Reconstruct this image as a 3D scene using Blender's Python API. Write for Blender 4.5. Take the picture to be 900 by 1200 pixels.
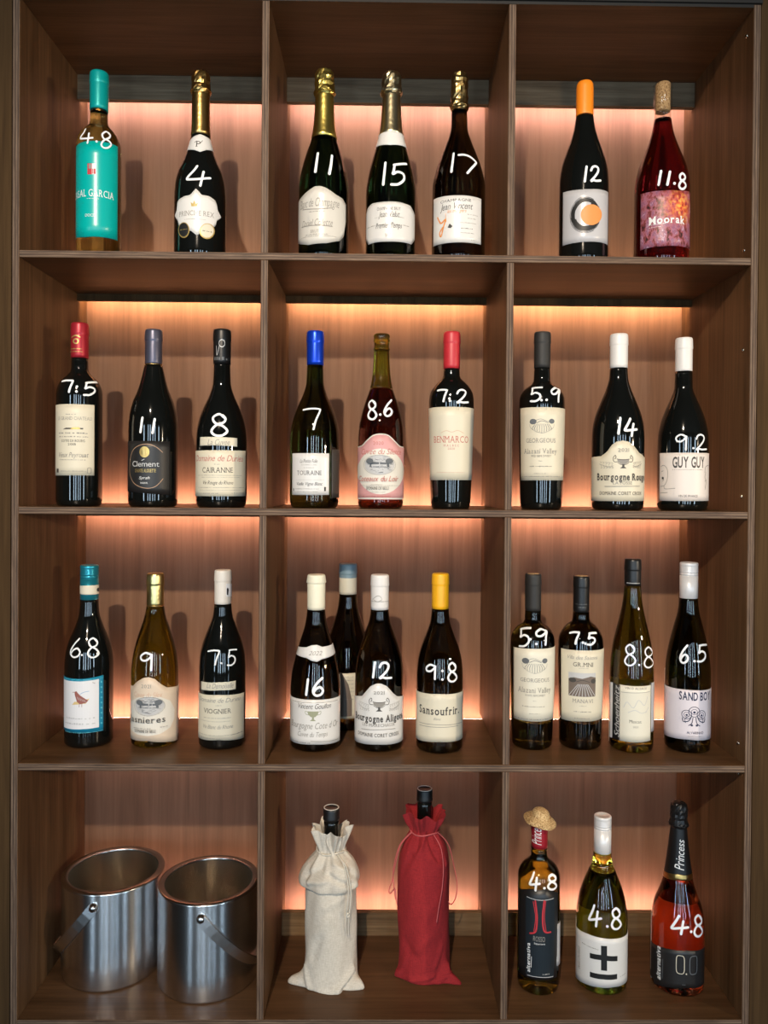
import bpy, bmesh, math, random
from mathutils import Matrix, Vector

random.seed(7)
scene = bpy.context.scene
COL = scene.collection
for o in list(bpy.data.objects):
    bpy.data.objects.remove(o, do_unlink=True)

# ------------------------------------------------------------------ camera
cam_d = bpy.data.cameras.new('camera')
cam_o = bpy.data.objects.new('camera', cam_d)
COL.objects.link(cam_o)
cam_d.sensor_fit = 'VERTICAL'
cam_d.sensor_height = 36.0
cam_d.sensor_width = 27.0
cam_d.lens = 27.0
cam_d.shift_x = -0.00455
cam_d.shift_y = -0.01982 * 1200 / 1200
cam_d.clip_start = 0.05
cam_d.clip_end = 60
right = Vector((0.999905, -0.011525, 0.007613))
down = Vector((0.007499, -0.009887, -0.999923))
fwd = Vector((0.0116, 0.999885, -0.009799))
M = Matrix((right, -down, -fwd)).transposed().to_4x4()
M.translation = Vector((-0.0094, -1.2884, 1.35))
cam_o.matrix_world = M
scene.camera = cam_o

# ------------------------------------------------------------------ view
scene.view_settings.view_transform = 'Standard'
scene.view_settings.look = 'None'
scene.view_settings.gamma = 1.0
scene.view_settings.use_curve_mapping = False
scene.view_settings.exposure = 0.0

# ------------------------------------------------------------------ world
world = bpy.data.worlds.new('world')
scene.world = world
world.use_nodes = True
world.node_tree.nodes['Background'].inputs['Color'].default_value = (0.55, 0.75, 1.0, 1)
world.node_tree.nodes['Background'].inputs['Strength'].default_value = 0.3

# ------------------------------------------------------------------ lights
LAMP_POWER = 285.0
LAMP_LOC = (-0.36, -2.30, 2.62)
LAMP_AIM = (0.05, 0.1, 1.36)
LED_COL = (1.0, 0.50, 0.27)
LED_POWER = 46.0
WIN_POWER = 28.0
WIN_COL = (0.62, 0.82, 1.0)


def look_rot(loc, aim):
    return (Vector(aim) - Vector(loc)).to_track_quat('-Z', 'Y').to_euler()


def spot(name, loc, aim, power, size, blend, radius, col):
    l = bpy.data.lights.new(name, 'SPOT')
    l.energy = power
    l.spot_size = math.radians(size)
    l.spot_blend = blend
    l.shadow_soft_size = radius
    l.color = col
    o = bpy.data.objects.new(name, l)
    o.location = loc
    o.rotation_euler = look_rot(loc, aim)
    COL.objects.link(o)
    return o


def area(name, loc, rot, sx, sy, power, col):
    l = bpy.data.lights.new(name, 'AREA')
    l.shape = 'RECTANGLE'
    l.size = sx
    l.size_y = sy
    l.energy = power
    l.color = col
    o = bpy.data.objects.new(name, l)
    o.location = loc
    o.rotation_euler = rot
    COL.objects.link(o)
    return o


spot('spot_lamp', LAMP_LOC, LAMP_AIM, LAMP_POWER, 52, 0.9, 0.03, (1.0, 0.83, 0.64))
spot('pendant_lamp', (2.4, -1.62, 1.55), (-0.4, 0.1, 1.15), 120, 60, 0.9, 0.035, (1.0, 0.80, 0.56))
# daylight entering through the glazing behind the camera
WINDOWS = [(-2.6, 0.30), (-0.95, 0.17), (-0.2, 0.20), (0.75, 0.16), (1.6, 0.18), (3.5, 0.40)]
for wx, ww in WINDOWS:
    area('daylight', (wx, -4.34, 1.15), (math.radians(90), 0, 0), ww, 1.9, WIN_POWER * ww / 0.25, WIN_COL)

# ------------------------------------------------------------------ materials
MATS = {}


def nt(name):
    m = bpy.data.materials.new(name)
    m.use_nodes = True
    MATS[name] = m
    n = m.node_tree.nodes
    return m, n, m.node_tree.links, n['Principled BSDF']


def simple(name, col, rough=0.5, metal=0.0, spec=0.5, coat=0.0, bump=0.0, bscale=400.0):
    m, n, l, b = nt(name)
    b.inputs['Base Color'].default_value = (*col, 1)
    b.inputs['Roughness'].default_value = rough
    b.inputs['Metallic'].default_value = metal
    b.inputs['Specular IOR Level'].default_value = spec
    b.inputs['Coat Weight'].default_value = coat
    b.inputs['Coat Roughness'].default_value = 0.08
    if bump:
        tc = n.new('ShaderNodeTexCoord')
        nz = n.new('ShaderNodeTexNoise')
        nz.inputs['Scale'].default_value = bscale
        nz.inputs['Detail'].default_value = 3
        l.new(tc.outputs['Object'], nz.inputs['Vector'])
        bp = n.new('ShaderNodeBump')
        bp.inputs['Strength'].default_value = bump
        bp.inputs['Distance'].default_value = 0.002
        l.new(nz.outputs['Fac'], bp.inputs['Height'])
        l.new(bp.outputs['Normal'], b.inputs['Normal'])
    return m


def ramp(n, stops):
    r = n.new('ShaderNodeValToRGB')
    els = r.color_ramp.elements
    while len(els) < len(stops):
        els.new(0.5)
    for e, (p, c) in zip(els, stops):
        e.position = p
        e.color = (*c, 1)
    return r


def wood(name, axis, dark, mid, light, rough=0.55, scale=1.0, fine_w=0.35):
    """grain along the given axis (0 x, 1 y, 2 z)"""
    m, n, l, b = nt(name)
    tc = n.new('ShaderNodeTexCoord')
    mp = n.new('ShaderNodeMapping')
    sc = [26 * scale] * 3
    sc[axis] = 1.3 * scale
    mp.inputs['Scale'].default_value = sc
    l.new(tc.outputs['Object'], mp.inputs['Vector'])
    nz = n.new('ShaderNodeTexNoise')
    nz.inputs['Scale'].default_value = 1.6
    nz.inputs['Detail'].default_value = 7
    nz.inputs['Roughness'].default_value = 0.62
    nz.inputs['Distortion'].default_value = 0.5
    l.new(mp.outputs['Vector'], nz.inputs['Vector'])
    mp2 = n.new('ShaderNodeMapping')
    sc2 = [260 * scale] * 3
    sc2[axis] = 9 * scale
    mp2.inputs['Scale'].default_value = sc2
    l.new(tc.outputs['Object'], mp2.inputs['Vector'])
    fine = n.new('ShaderNodeTexNoise')
    fine.inputs['Scale'].default_value = 1.0
    fine.inputs['Detail'].default_value = 3
    l.new(mp2.outputs['Vector'], fine.inputs['Vector'])
    mix = n.new('ShaderNodeMath')
    mix.operation = 'MULTIPLY_ADD'
    mix.inputs[1].default_value = fine_w
    l.new(fine.outputs['Fac'], mix.inputs[0])
    sub = n.new('ShaderNodeMath')
    sub.operation = 'SUBTRACT'
    sub.inputs[1].default_value = fine_w / 2
    l.new(nz.outputs['Fac'], sub.inputs[0])
    l.new(sub.outputs[0], mix.inputs[2])
    r = ramp(n, [(0.30, dark), (0.50, mid), (0.72, light)])
    l.new(mix.outputs[0], r.inputs['Fac'])
    l.new(r.outputs['Color'], b.inputs['Base Color'])
    b.inputs['Roughness'].default_value = rough
    b.inputs['Specular IOR Level'].default_value = 0.2
    bp = n.new('ShaderNodeBump')
    bp.inputs['Strength'].default_value = 0.12
    bp.inputs['Distance'].default_value = 0.001
    l.new(fine.outputs['Fac'], bp.inputs['Height'])
    l.new(bp.outputs['Normal'], b.inputs['Normal'])
    return m


def ply_edge(name, across, along):
    """plywood edge: plies stacked along axis `across`, running along axis `along`"""
    m, n, l, b = nt(name)
    tc = n.new('ShaderNodeTexCoord')
    sp = n.new('ShaderNodeSeparateXYZ')
    l.new(tc.outputs['Object'], sp.inputs[0])
    mp = n.new('ShaderNodeMapping')
    sc = [0.0, 0.0, 0.0]
    sc[along] = 14
    sc[across] = 420
    mp.inputs['Scale'].default_value = sc
    l.new(tc.outputs['Object'], mp.inputs['Vector'])
    nz = n.new('ShaderNodeTexNoise')
    nz.inputs['Scale'].default_value = 1.0
    nz.inputs['Detail'].default_value = 5
    nz.inputs['Roughness'].default_value = 0.7
    l.new(mp.outputs['Vector'], nz.inputs['Vector'])
    sn = n.new('ShaderNodeMath')
    sn.operation = 'MULTIPLY'
    sn.inputs[1].default_value = 2 * math.pi / 0.0046
    l.new(sp.outputs[across], sn.inputs[0])
    s2 = n.new('ShaderNodeMath')
    s2.operation = 'SINE'
    l.new(sn.outputs[0], s2.inputs[0])
    s3 = n.new('ShaderNodeMath')
    s3.operation = 'MULTIPLY_ADD'
    s3.inputs[1].default_value = 0.11
    l.new(s2.outputs[0], s3.inputs[0])
    l.new(nz.outputs['Fac'], s3.inputs[2])
    r = ramp(n, [(0.28, (0.034, 0.018, 0.010)), (0.5, (0.092, 0.052, 0.030)), (0.80, (0.25, 0.165, 0.105))])
    l.new(s3.outputs[0], r.inputs['Fac'])
    l.new(r.outputs['Color'], b.inputs['Base Color'])
    b.inputs['Roughness'].default_value = 0.7
    return m


W_D, W_M, W_L = (0.066, 0.031, 0.012), (0.104, 0.051, 0.021), (0.148, 0.076, 0.033)
wood('wood_vertical', 2, W_D, W_M, W_L)
wood('wood_horizontal', 0, (0.058, 0.029, 0.013), (0.088, 0.044, 0.020), (0.12, 0.061, 0.028), 0.33)
wood('wood_panel', 2, (0.140, 0.072, 0.040), (0.180, 0.095, 0.054), (0.222, 0.120, 0.070), 0.6, 0.8, 0.25)
wood('wood_ledge', 0, (0.08, 0.046, 0.022), (0.15, 0.090, 0.044), (0.23, 0.145, 0.075), 0.6)
wood('wood_fascia', 0, (0.08, 0.052, 0.03), (0.15, 0.104, 0.063), (0.22, 0.16, 0.10), 0.8)
wood('wood_dark', 2, (0.036, 0.018, 0.006), (0.056, 0.029, 0.010), (0.08, 0.043, 0.016), 0.85)
wood('floor_wood', 1, (0.04, 0.032, 0.026), (0.06, 0.05, 0.042), (0.085, 0.07, 0.058), 0.15)
ply_edge('ply_edge_vertical', 0, 2)
ply_edge('ply_edge_horizontal', 2, 0)
simple('header_and_shade_black', (0.012, 0.010, 0.008), 0.7)
simple('plaster', (0.06, 0.05, 0.04), 0.9)
simple('ceiling_paint', (0.06, 0.05, 0.04), 0.9)
simple('frame_dark', (0.03, 0.03, 0.032), 0.4)
simple('screw_steel', (0.6, 0.55, 0.48), 0.25, 1.0)
simple('brass_lamp', (0.1, 0.09, 0.08), 0.4, 0.8)


def emit(name, col, strength):
    m, n, l, b = nt(name)
    b.inputs['Base Color'].default_value = (0.8, 0.8, 0.8, 1)
    b.inputs['Emission Color'].default_value = (*col, 1)
    b.inputs['Emission Strength'].default_value = strength
    return m


LED_LEVEL = [1.0, 1.0, 1.0, 1.0, 1.0]
emit('led_top', (1.0, 0.72, 0.74), LED_POWER * 0.95)
emit('led_shelf_1', (1.0, 0.62, 0.36), LED_POWER * 1.5)
emit('led_shelf_2', (1.0, 0.60, 0.46), LED_POWER * 1.35)
emit('led_shelf_3', (1.0, 0.60, 0.48), LED_POWER * 1.35)
emit('led_base', (1.0, 0.60, 0.52), LED_POWER * 1.0)
emit('lamp_glow', (1.0, 0.85, 0.68), 12.0)


def glass(name, col, ior=1.36, rough=0.02, trans=1.0):
    m, n, l, b = nt(name)
    b.inputs['Base Color'].default_value = (*col, 1)
    b.inputs['Roughness'].default_value = rough
    b.inputs['IOR'].default_value = ior
    b.inputs['Transmission Weight'].default_value = trans
    b.inputs['Coat Weight'].default_value = 0.35
    b.inputs['Coat Roughness'].default_value = 0.02
    return m


simple('black', (0.004, 0.0045, 0.004), 0.06, coat=0.25)
glass('pale', (0.70, 0.66, 0.24))
glass('green', (0.012, 0.03, 0.008))
glass('amber_dark', (0.04, 0.024, 0.007))
glass('olive_dark', (0.038, 0.046, 0.008))
glass('olive_mid', (0.20, 0.22, 0.022))
glass('olive', (0.22, 0.22, 0.022))
glass('olive_glass', (0.27, 0.25, 0.02))
glass('brown_dark', (0.026, 0.026, 0.007))
glass('brownred', (0.09, 0.018, 0.008))
glass('ruby', (0.24, 0.010, 0.010))
glass('rose', (0.88, 0.17, 0.06))
glass('green_yellow', (0.30, 0.37, 0.025))
glass('yellow_liquid', (0.80, 0.66, 0.05))
glass('clear_glass', (0.97, 0.97, 0.95), 1.45)


def thin_glass():
    m, n, l, b = nt('thin_glass')
    tr = n.new('ShaderNodeBsdfTransparent')
    tr.inputs['Color'].default_value = (0.95, 0.95, 0.93, 1)
    gs = n.new('ShaderNodeBsdfGlossy')
    gs.inputs['Roughness'].default_value = 0.03
    lw = n.new('ShaderNodeLayerWeight')
    lw.inputs['Blend'].default_value = 0.5
    pw = n.new('ShaderNodeMath')
    pw.operation = 'POWER'
    pw.inputs[1].default_value = 4.0
    l.new(lw.outputs['Facing'], pw.inputs[0])
    fr = n.new('ShaderNodeMath')
    fr.operation = 'MULTIPLY_ADD'
    fr.inputs[1].default_value = 0.5
    fr.inputs[2].default_value = 0.04
    l.new(pw.outputs[0], fr.inputs[0])
    mx = n.new('ShaderNodeMixShader')
    l.new(fr.outputs[0], mx.inputs[0])
    l.new(tr.outputs[0], mx.inputs[1])
    l.new(gs.outputs[0], mx.inputs[2])
    l.new(mx.outputs[0], n['Material Output'].inputs['Surface'])


thin_glass()


def back_paper():
    m, n, l, b = nt('back_paper')
    b.inputs['Base Color'].default_value = (0.78, 0.76, 0.70, 1)
    b.inputs['Roughness'].default_value = 0.7
    tl = n.new('ShaderNodeBsdfTranslucent')
    tl.inputs['Color'].default_value = (0.85, 0.83, 0.76, 1)
    mx = n.new('ShaderNodeMixShader')
    mx.inputs[0].default_value = 0.6
    l.new(b.outputs[0], mx.inputs[1])
    l.new(tl.outputs[0], mx.inputs[2])
    l.new(mx.outputs[0], n['Material Output'].inputs['Surface'])


back_paper()

for nm, c, r, mt in [
    ('teal_foil', (0.0, 0.36, 0.34), 0.35, 0.25), ('gold_foil', (0.62, 0.40, 0.14), 0.28, 1.0),
    ('yellow_gold_foil', (0.66, 0.52, 0.14), 0.30, 1.0), ('pale_gold_foil', (0.62, 0.54, 0.34), 0.28, 1.0),
    ('dull_gold_foil', (0.38, 0.28, 0.12), 0.3, 1.0), ('gold_crinkle', (0.70, 0.57, 0.24), 0.3, 1.0),
    ('orange_wax', (0.92, 0.25, 0.012), 0.45, 0.0), ('red_foil', (0.38, 0.018, 0.03), 0.35, 0.35),
    ('slate_foil', (0.10, 0.10, 0.14), 0.35, 0.6), ('black_foil', (0.010, 0.0095, 0.0095), 0.38, 0.2),
    ('blue_foil', (0.006, 0.055, 0.60), 0.28, 0.55), ('crimson_wax', (0.50, 0.025, 0.035), 0.42, 0.0),
    ('matte_black_foil', (0.018, 0.017, 0.016), 0.6, 0.0), ('white_foil', (0.72, 0.69, 0.66), 0.4, 0.0),
    ('teal_metal', (0.02, 0.27, 0.36), 0.3, 0.6), ('ivory_foil', (0.72, 0.66, 0.58), 0.45, 0.0),
    ('ivory_wax', (0.76, 0.72, 0.56), 0.45, 0.0), ('yellow_wax', (0.86, 0.42, 0.01), 0.42, 0.0),
    ('white_metal', (0.72, 0.70, 0.69), 0.33, 0.15)]:
    crinkly = nm in ('gold_foil', 'yellow_gold_foil', 'pale_gold_foil', 'dull_gold_foil', 'gold_crinkle')
    simple(nm, c, r, mt, bump=0.25 if crinkly else 0.06, bscale=170 if crinkly else 300)
simple('wire', (0.7, 0.6, 0.35), 0.25, 1.0)


def cork_mat():
    m, n, l, b = nt('cork')
    tc = n.new('ShaderNodeTexCoord')
    nz = n.new('ShaderNodeTexNoise')
    nz.inputs['Scale'].default_value = 330
    nz.inputs['Detail'].default_value = 4
    l.new(tc.outputs['Object'], nz.inputs['Vector'])
    r = ramp(n, [(0.36, (0.22, 0.11, 0.045)), (0.5, (0.50, 0.30, 0.14)), (0.7, (0.62, 0.41, 0.22))])
    l.new(nz.outputs['Fac'], r.inputs['Fac'])
    l.new(r.outputs['Color'], b.inputs['Base Color'])
    b.inputs['Roughness'].default_value = 0.8


cork_mat()


def two_tone_foil():
    m, n, l, b = nt('grey_cream_foil')
    tc = n.new('ShaderNodeTexCoord')
    sp = n.new('ShaderNodeSeparateXYZ')
    l.new(tc.outputs['Object'], sp.inputs[0])
    r = ramp(n, [(0.0, (0.66, 0.60, 0.46)), (0.2850, (0.66, 0.60, 0.46)), (0.2852, (0.16, 0.24, 0.28))])
    r.color_ramp.interpolation = 'CONSTANT'
    l.new(sp.outputs[2], r.inputs['Fac'])
    l.new(r.outputs['Color'], b.inputs['Base Color'])
    b.inputs['Roughness'].default_value = 0.42


two_tone_foil()


def forest():
    m, n, l, b = nt('forest_label')
    tc = n.new('ShaderNodeTexCoord')
    mp = n.new('ShaderNodeMapping')
    mp.inputs['Scale'].default_value = (1, 1, 0.6)
    l.new(tc.outputs['Object'], mp.inputs['Vector'])
    nz = n.new('ShaderNodeTexNoise')
    nz.inputs['Scale'].default_value = 105
    nz.inputs['Detail'].default_value = 6
    nz.inputs['Roughness'].default_value = 0.7
    l.new(mp.outputs['Vector'], nz.inputs['Vector'])
    r = ramp(n, [(0.38, (0.02, 0.008, 0.010)), (0.46, (0.26, 0.05, 0.05)), (0.52, (0.42, 0.16, 0.22)),
                 (0.57, (0.20, 0.06, 0.12)), (0.66, (0.60, 0.36, 0.46))])
    l.new(nz.outputs['Fac'], r.inputs['Fac'])
    # an orange glow of leaves printed around the middle right
    d = n.new('ShaderNodeVectorMath')
    d.operation = 'DISTANCE'
    d.inputs[1].default_value = (0.016, -0.040, 0.092)
    l.new(tc.outputs['Object'], d.inputs[0])
    mr = n.new('ShaderNodeMapRange')
    mr.inputs[1].default_value = 0.040
    mr.inputs[2].default_value = 0.006
    l.new(d.outputs['Value'], mr.inputs[0])
    nz2 = n.new('ShaderNodeTexNoise')
    nz2.inputs['Scale'].default_value = 150
    nz2.inputs['Detail'].default_value = 4
    l.new(tc.outputs['Object'], nz2.inputs['Vector'])
    r2 = ramp(n, [(0.36, (0.30, 0.02, 0.02)), (0.5, (0.75, 0.13, 0.04)), (0.68, (0.9, 0.45, 0.08))])
    l.new(nz2.outputs['Fac'], r2.inputs['Fac'])
    mx = n.new('ShaderNodeMix')
    mx.data_type = 'RGBA'
    l.new(mr.outputs[0], mx.inputs['Factor'])
    l.new(r.outputs['Color'], mx.inputs['A'])
    l.new(r2.outputs['Color'], mx.inputs['B'])
    l.new(mx.outputs['Result'], b.inputs['Base Color'])
    b.inputs['Roughness'].default_value = 0.42


forest()
for nm, c, r in [
    ('teal_label', (0.0, 0.40, 0.36), 0.29), ('white_label', (0.70, 0.68, 0.65), 0.29), ('paper_label', (0.62, 0.59, 0.53), 0.29),
    ('cream_label', (0.68, 0.62, 0.48), 0.45), ('white_cream_label', (0.72, 0.68, 0.56), 0.45), ('grey_label', (0.50, 0.49, 0.50), 0.29),
    ('charcoal_label', (0.014, 0.013, 0.013), 0.45), ('pink_label', (0.66, 0.33, 0.32), 0.45), ('pale_pink_label', (0.74, 0.66, 0.60), 0.45),
    ('blue_foil_label', (0.01, 0.22, 0.36), 0.3), ('beige_label', (0.68, 0.55, 0.42), 0.45), ('black_label', (0.012, 0.012, 0.013), 0.4),
    ('lilac_label', (0.70, 0.64, 0.68), 0.45), ('dark_back_label', (0.05, 0.042, 0.036), 0.5),
    ('print_red', (0.50, 0.03, 0.04), 0.5), ('print_white', (0.80, 0.79, 0.77), 0.5), ('print_grey', (0.27, 0.25, 0.22), 0.6),
    ('print_dark', (0.055, 0.048, 0.042), 0.6), ('print_black', (0.01, 0.01, 0.01), 0.5), ('print_gold', (0.45, 0.32, 0.08), 0.4),
    ('print_orange', (0.72, 0.27, 0.07), 0.5), ('print_copper', (0.40, 0.24, 0.14), 0.4), ('print_silver', (0.52, 0.51, 0.50), 0.4),
    ('print_dullsilver', (0.12, 0.12, 0.12), 0.4), ('print_redbrown', (0.50, 0.15, 0.12), 0.6), ('print_peach', (0.60, 0.38, 0.26), 0.6),
    ('paper_print', (0.70, 0.66, 0.58), 0.5), ('white_print', (0.74, 0.73, 0.74), 0.5), ('print_slate', (0.12, 0.13, 0.14), 0.6),
    ('print_sage', (0.30, 0.31, 0.20), 0.6), ('print_taupe', (0.16, 0.12, 0.095), 0.6), ('print_pale', (0.52, 0.52, 0.52), 0.6),
    ('print_teal_light', (0.12, 0.50, 0.58), 0.4), ('print_bird', (0.30, 0.10, 0.08), 0.6), ('print_navy', (0.025, 0.028, 0.07), 0.6),
    ('panel_navy', (0.012, 0.018, 0.024), 0.4), ('print_cream', (0.62, 0.56, 0.44), 0.4), ('print_yellow', (0.65, 0.48, 0.22), 0.6),
    ('print_blue', (0.25, 0.40, 0.60), 0.6)]:
    simple(nm, c, r)
simple('gold_print', (0.60, 0.42, 0.14), 0.35, 0.6)
simple('marker_white', (0.86, 0.86, 0.85), 0.6)


def brushed(name):
    m, n, l, b = nt(name)
    tc = n.new('ShaderNodeTexCoord')
    mp = n.new('ShaderNodeMapping')
    mp.inputs['Scale'].default_value = (8, 8, 900)
    l.new(tc.outputs['Object'], mp.inputs['Vector'])
    nz = n.new('ShaderNodeTexNoise')
    nz.inputs['Scale'].default_value = 1
    nz.inputs['Detail'].default_value = 2
    l.new(mp.outputs['Vector'], nz.inputs['Vector'])
    r = ramp(n, [(0.3, (0.70, 0.705, 0.715)), (0.7, (0.82, 0.825, 0.835))])
    l.new(nz.outputs['Fac'], r.inputs['Fac'])
    l.new(r.outputs['Color'], b.inputs['Base Color'])
    b.inputs['Metallic'].default_value = 1.0
    b.inputs['Roughness'].default_value = 0.25
    b.inputs['Anisotropic'].default_value = 0.8
    b.inputs['Anisotropic Rotation'].default_value = 0.25
    tg = n.new('ShaderNodeTangent')
    tg.direction_type = 'RADIAL'
    tg.axis = 'Z'
    l.new(tg.outputs[0], b.inputs['Tangent'])
    bp = n.new('ShaderNodeBump')
    bp.inputs['Strength'].default_value = 0.05
    bp.inputs['Distance'].default_value = 0.0005
    l.new(nz.outputs['Fac'], bp.inputs['Height'])
    l.new(bp.outputs['Normal'], b.inputs['Normal'])


brushed('brushed_steel')
simple('polished_steel', (0.55, 0.52, 0.49), 0.22, 1.0)
simple('inner_steel', (0.72, 0.67, 0.59), 0.26, 1.0)


def fabric(name, c0, c1):
    m, n, l, b = nt(name)
    tc = n.new('ShaderNodeTexCoord')
    outs = []
    for sc in ((140, 140, 900), (900, 900, 90)):
        mp = n.new('ShaderNodeMapping')
        mp.inputs['Scale'].default_value = sc
        l.new(tc.outputs['Object'], mp.inputs['Vector'])
        nz = n.new('ShaderNodeTexNoise')
        nz.inputs['Scale'].default_value = 1
        nz.inputs['Detail'].default_value = 3
        l.new(mp.outputs['Vector'], nz.inputs['Vector'])
        outs.append(nz)
    ad = n.new('ShaderNodeMath')
    ad.operation = 'ADD'
    l.new(outs[0].outputs['Fac'], ad.inputs[0])
    l.new(outs[1].outputs['Fac'], ad.inputs[1])
    hf = n.new('ShaderNodeMath')
    hf.operation = 'MULTIPLY'
    hf.inputs[1].default_value = 0.5
    l.new(ad.outputs[0], hf.inputs[0])
    r = ramp(n, [(0.35, c0), (0.65, c1)])
    l.new(hf.outputs[0], r.inputs['Fac'])
    l.new(r.outputs['Color'], b.inputs['Base Color'])
    b.inputs['Roughness'].default_value = 0.9
    bp = n.new('ShaderNodeBump')
    bp.inputs['Strength'].default_value = 0.35
    bp.inputs['Distance'].default_value = 0.001
    l.new(hf.outputs[0], bp.inputs['Height'])
    l.new(bp.outputs['Normal'], b.inputs['Normal'])


fabric('linen_cream', (0.50, 0.45, 0.37), (0.66, 0.61, 0.53))
fabric('cloth_red', (0.22, 0.006, 0.010), (0.34, 0.014, 0.017))
simple('cord_cream', (0.60, 0.56, 0.48), 0.8)
simple('cord_red', (0.52, 0.10, 0.10), 0.7)


def straw():
    m, n, l, b = nt('straw')
    tc = n.new('ShaderNodeTexCoord')
    nz = n.new('ShaderNodeTexNoise')
    nz.inputs['Scale'].default_value = 420
    nz.inputs['Detail'].default_value = 4
    l.new(tc.outputs['Object'], nz.inputs['Vector'])
    r = ramp(n, [(0.35, (0.26, 0.14, 0.05)), (0.5, (0.55, 0.36, 0.16)), (0.7, (0.72, 0.54, 0.30))])
    l.new(nz.outputs['Fac'], r.inputs['Fac'])
    l.new(r.outputs['Color'], b.inputs['Base Color'])
    b.inputs['Roughness'].default_value = 0.75
    bp = n.new('ShaderNodeBump')
    bp.inputs['Strength'].default_value = 0.6
    bp.inputs['Distance'].default_value = 0.002
    l.new(nz.outputs['Fac'], bp.inputs['Height'])
    l.new(bp.outputs['Normal'], b.inputs['Normal'])


straw()

# ------------------------------------------------------------------ helpers


def link(name, me, parent=None, loc=(0, 0, 0)):
    o = bpy.data.objects.new(name, me)
    COL.objects.link(o)
    o.location = loc
    if parent is not None:
        o.parent = parent
    return o


def tag(o, label=None, cat=None, group=None, kind=None):
    if label:
        o['label'] = label
    if cat:
        o['category'] = cat
    if group:
        o['group'] = group
    if kind:
        o['kind'] = kind
    return o


def mesh(name, verts, faces, mats, fmat=None, smooth=False):
    me = bpy.data.meshes.new(name)
    me.from_pydata(verts, [], faces)
    for m in (mats if isinstance(mats, (list, tuple)) else [mats]):
        me.materials.append(MATS[m])
    if fmat:
        for p, i in zip(me.polygons, fmat):
            p.material_index = i
    if smooth:
        me.polygons.foreach_set('use_smooth', [True] * len(me.polygons))
    me.update()
    return me


def box_mesh(name, sx, sy, sz, mat, front=None, bevel=0.0):
    """box centred on its origin; the -y face may carry its own material"""
    bm = bmesh.new()
    bmesh.ops.create_cube(bm, size=1.0)
    bmesh.ops.scale(bm, vec=(sx, sy, sz), verts=bm.verts)
    if bevel:
        bmesh.ops.bevel(bm, geom=bm.edges[:], offset=bevel, segments=1, affect='EDGES')
    bm.normal_update()
    me = bpy.data.meshes.new(name)
    me.materials.append(MATS[mat])
    if front:
        me.materials.append(MATS[front])
        for f in bm.faces:
            if f.normal.y < -0.9:
                f.material_index = 1
    bm.to_mesh(me)
    bm.free()
    return me


def box(name, x0, x1, y0, y1, z0, z1, mat, parent=None, front=None, bevel=0.0):
    me = box_mesh(name, x1 - x0, y1 - y0, z1 - z0, mat, front, bevel)
    return link(name, me, parent, ((x0 + x1) / 2, (y0 + y1) / 2, (z0 + z1) / 2))


def lathe(name, prof, mats, seg=48, fmat=None, smooth=True, rfun=None):
    """prof: list of (r, z); r==0 closes on the axis; rfun(r,z,a,i)->(r,z)"""
    vs, fs, fm = [], [], []
    rings = []
    for i, (r, z) in enumerate(prof):
        if r <= 1e-7:
            vs.append((0, 0, z))
            rings.append([len(vs) - 1])
        else:
            ring = []
            for k in range(seg):
                a = 2 * math.pi * k / seg
                rr, zz = (r, z) if rfun is None else rfun(r, z, a, i)
                vs.append((rr * math.sin(a), -rr * math.cos(a), zz))
                ring.append(len(vs) - 1)
            rings.append(ring)
    for i in range(len(rings) - 1):
        A, B = rings[i], rings[i + 1]
        n = 0
        if len(A) == 1 and len(B) == 1:
            continue
        for k in range(seg):
            k2 = (k + 1) % seg
            if len(A) == 1:
                fs.append((A[0], B[k2], B[k]))
            elif len(B) == 1:
                fs.append((A[k], A[k2], B[0]))
            else:
                fs.append((A[k], A[k2], B[k2], B[k]))
            fm.append(fmat[i] if fmat else 0)
    return mesh(name, vs, fs, mats, fm, smooth)


def tube(name, pts, rad, mat, seg=8, closed=False, cap=True):
    """round tube along a polyline"""
    P = [Vector(p) for p in pts]
    vs, fs = [], []
    up = Vector((0, 0, 1))
    n = len(P)
    prev = None
    for i, p in enumerate(P):
        if closed:
            t = P[(i + 1) % n] - P[i - 1]
        else:
            t = P[min(i + 1, n - 1)] - P[max(i - 1, 0)]
        t.normalize()
        if prev is None:
            s = t.cross(up)
            if s.length < 1e-3:
                s = t.cross(Vector((1, 0, 0)))
        else:
            s = prev - t * prev.dot(t)
        s.normalize()
        prev = s
        q = t.cross(s)
        r = rad[i] if isinstance(rad, (list, tuple)) else rad
        for k in range(seg):
            a = 2 * math.pi * k / seg
            vs.append(tuple(p + s * (r * math.cos(a)) + q * (r * math.sin(a))))
    m = n if closed else n - 1
    for i in range(m):
        j = (i + 1) % n
        for k in range(seg):
            k2 = (k + 1) % seg
            fs.append((i * seg + k, j * seg + k, j * seg + k2, i * seg + k2))
    if not closed and cap:
        fs.append(tuple(range(seg)))
        fs.append(tuple((n - 1) * seg + k for k in reversed(range(seg))))
    return mesh(name, vs, fs, mat, None, True)


def smooth_path(pts, sub=6, closed=False):
    """Catmull-Rom through the points (any dimension)"""
    n = len(pts)
    if n < 3:
        return [tuple(p) for p in pts]
    out = []
    d = len(pts[0])
    rng = range(n if closed else n - 1)
    for i in rng:
        p1, p2 = pts[i], pts[(i + 1) % n]
        p0 = pts[i - 1] if (closed or i > 0) else p1
        p3 = pts[(i + 2) % n] if (closed or i + 2 < n) else p2
        for s in range(sub):
            t = s / sub
            out.append(tuple(0.5 * (2 * p1[c] + (p2[c] - p0[c]) * t + (2 * p0[c] - 5 * p1[c] + 4 * p2[c] - p3[c]) * t * t
                                    + (3 * p1[c] - p0[c] - 3 * p2[c] + p3[c]) * t ** 3) for c in range(d)))
    if not closed:
        out.append(tuple(pts[-1]))
    return out


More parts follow.
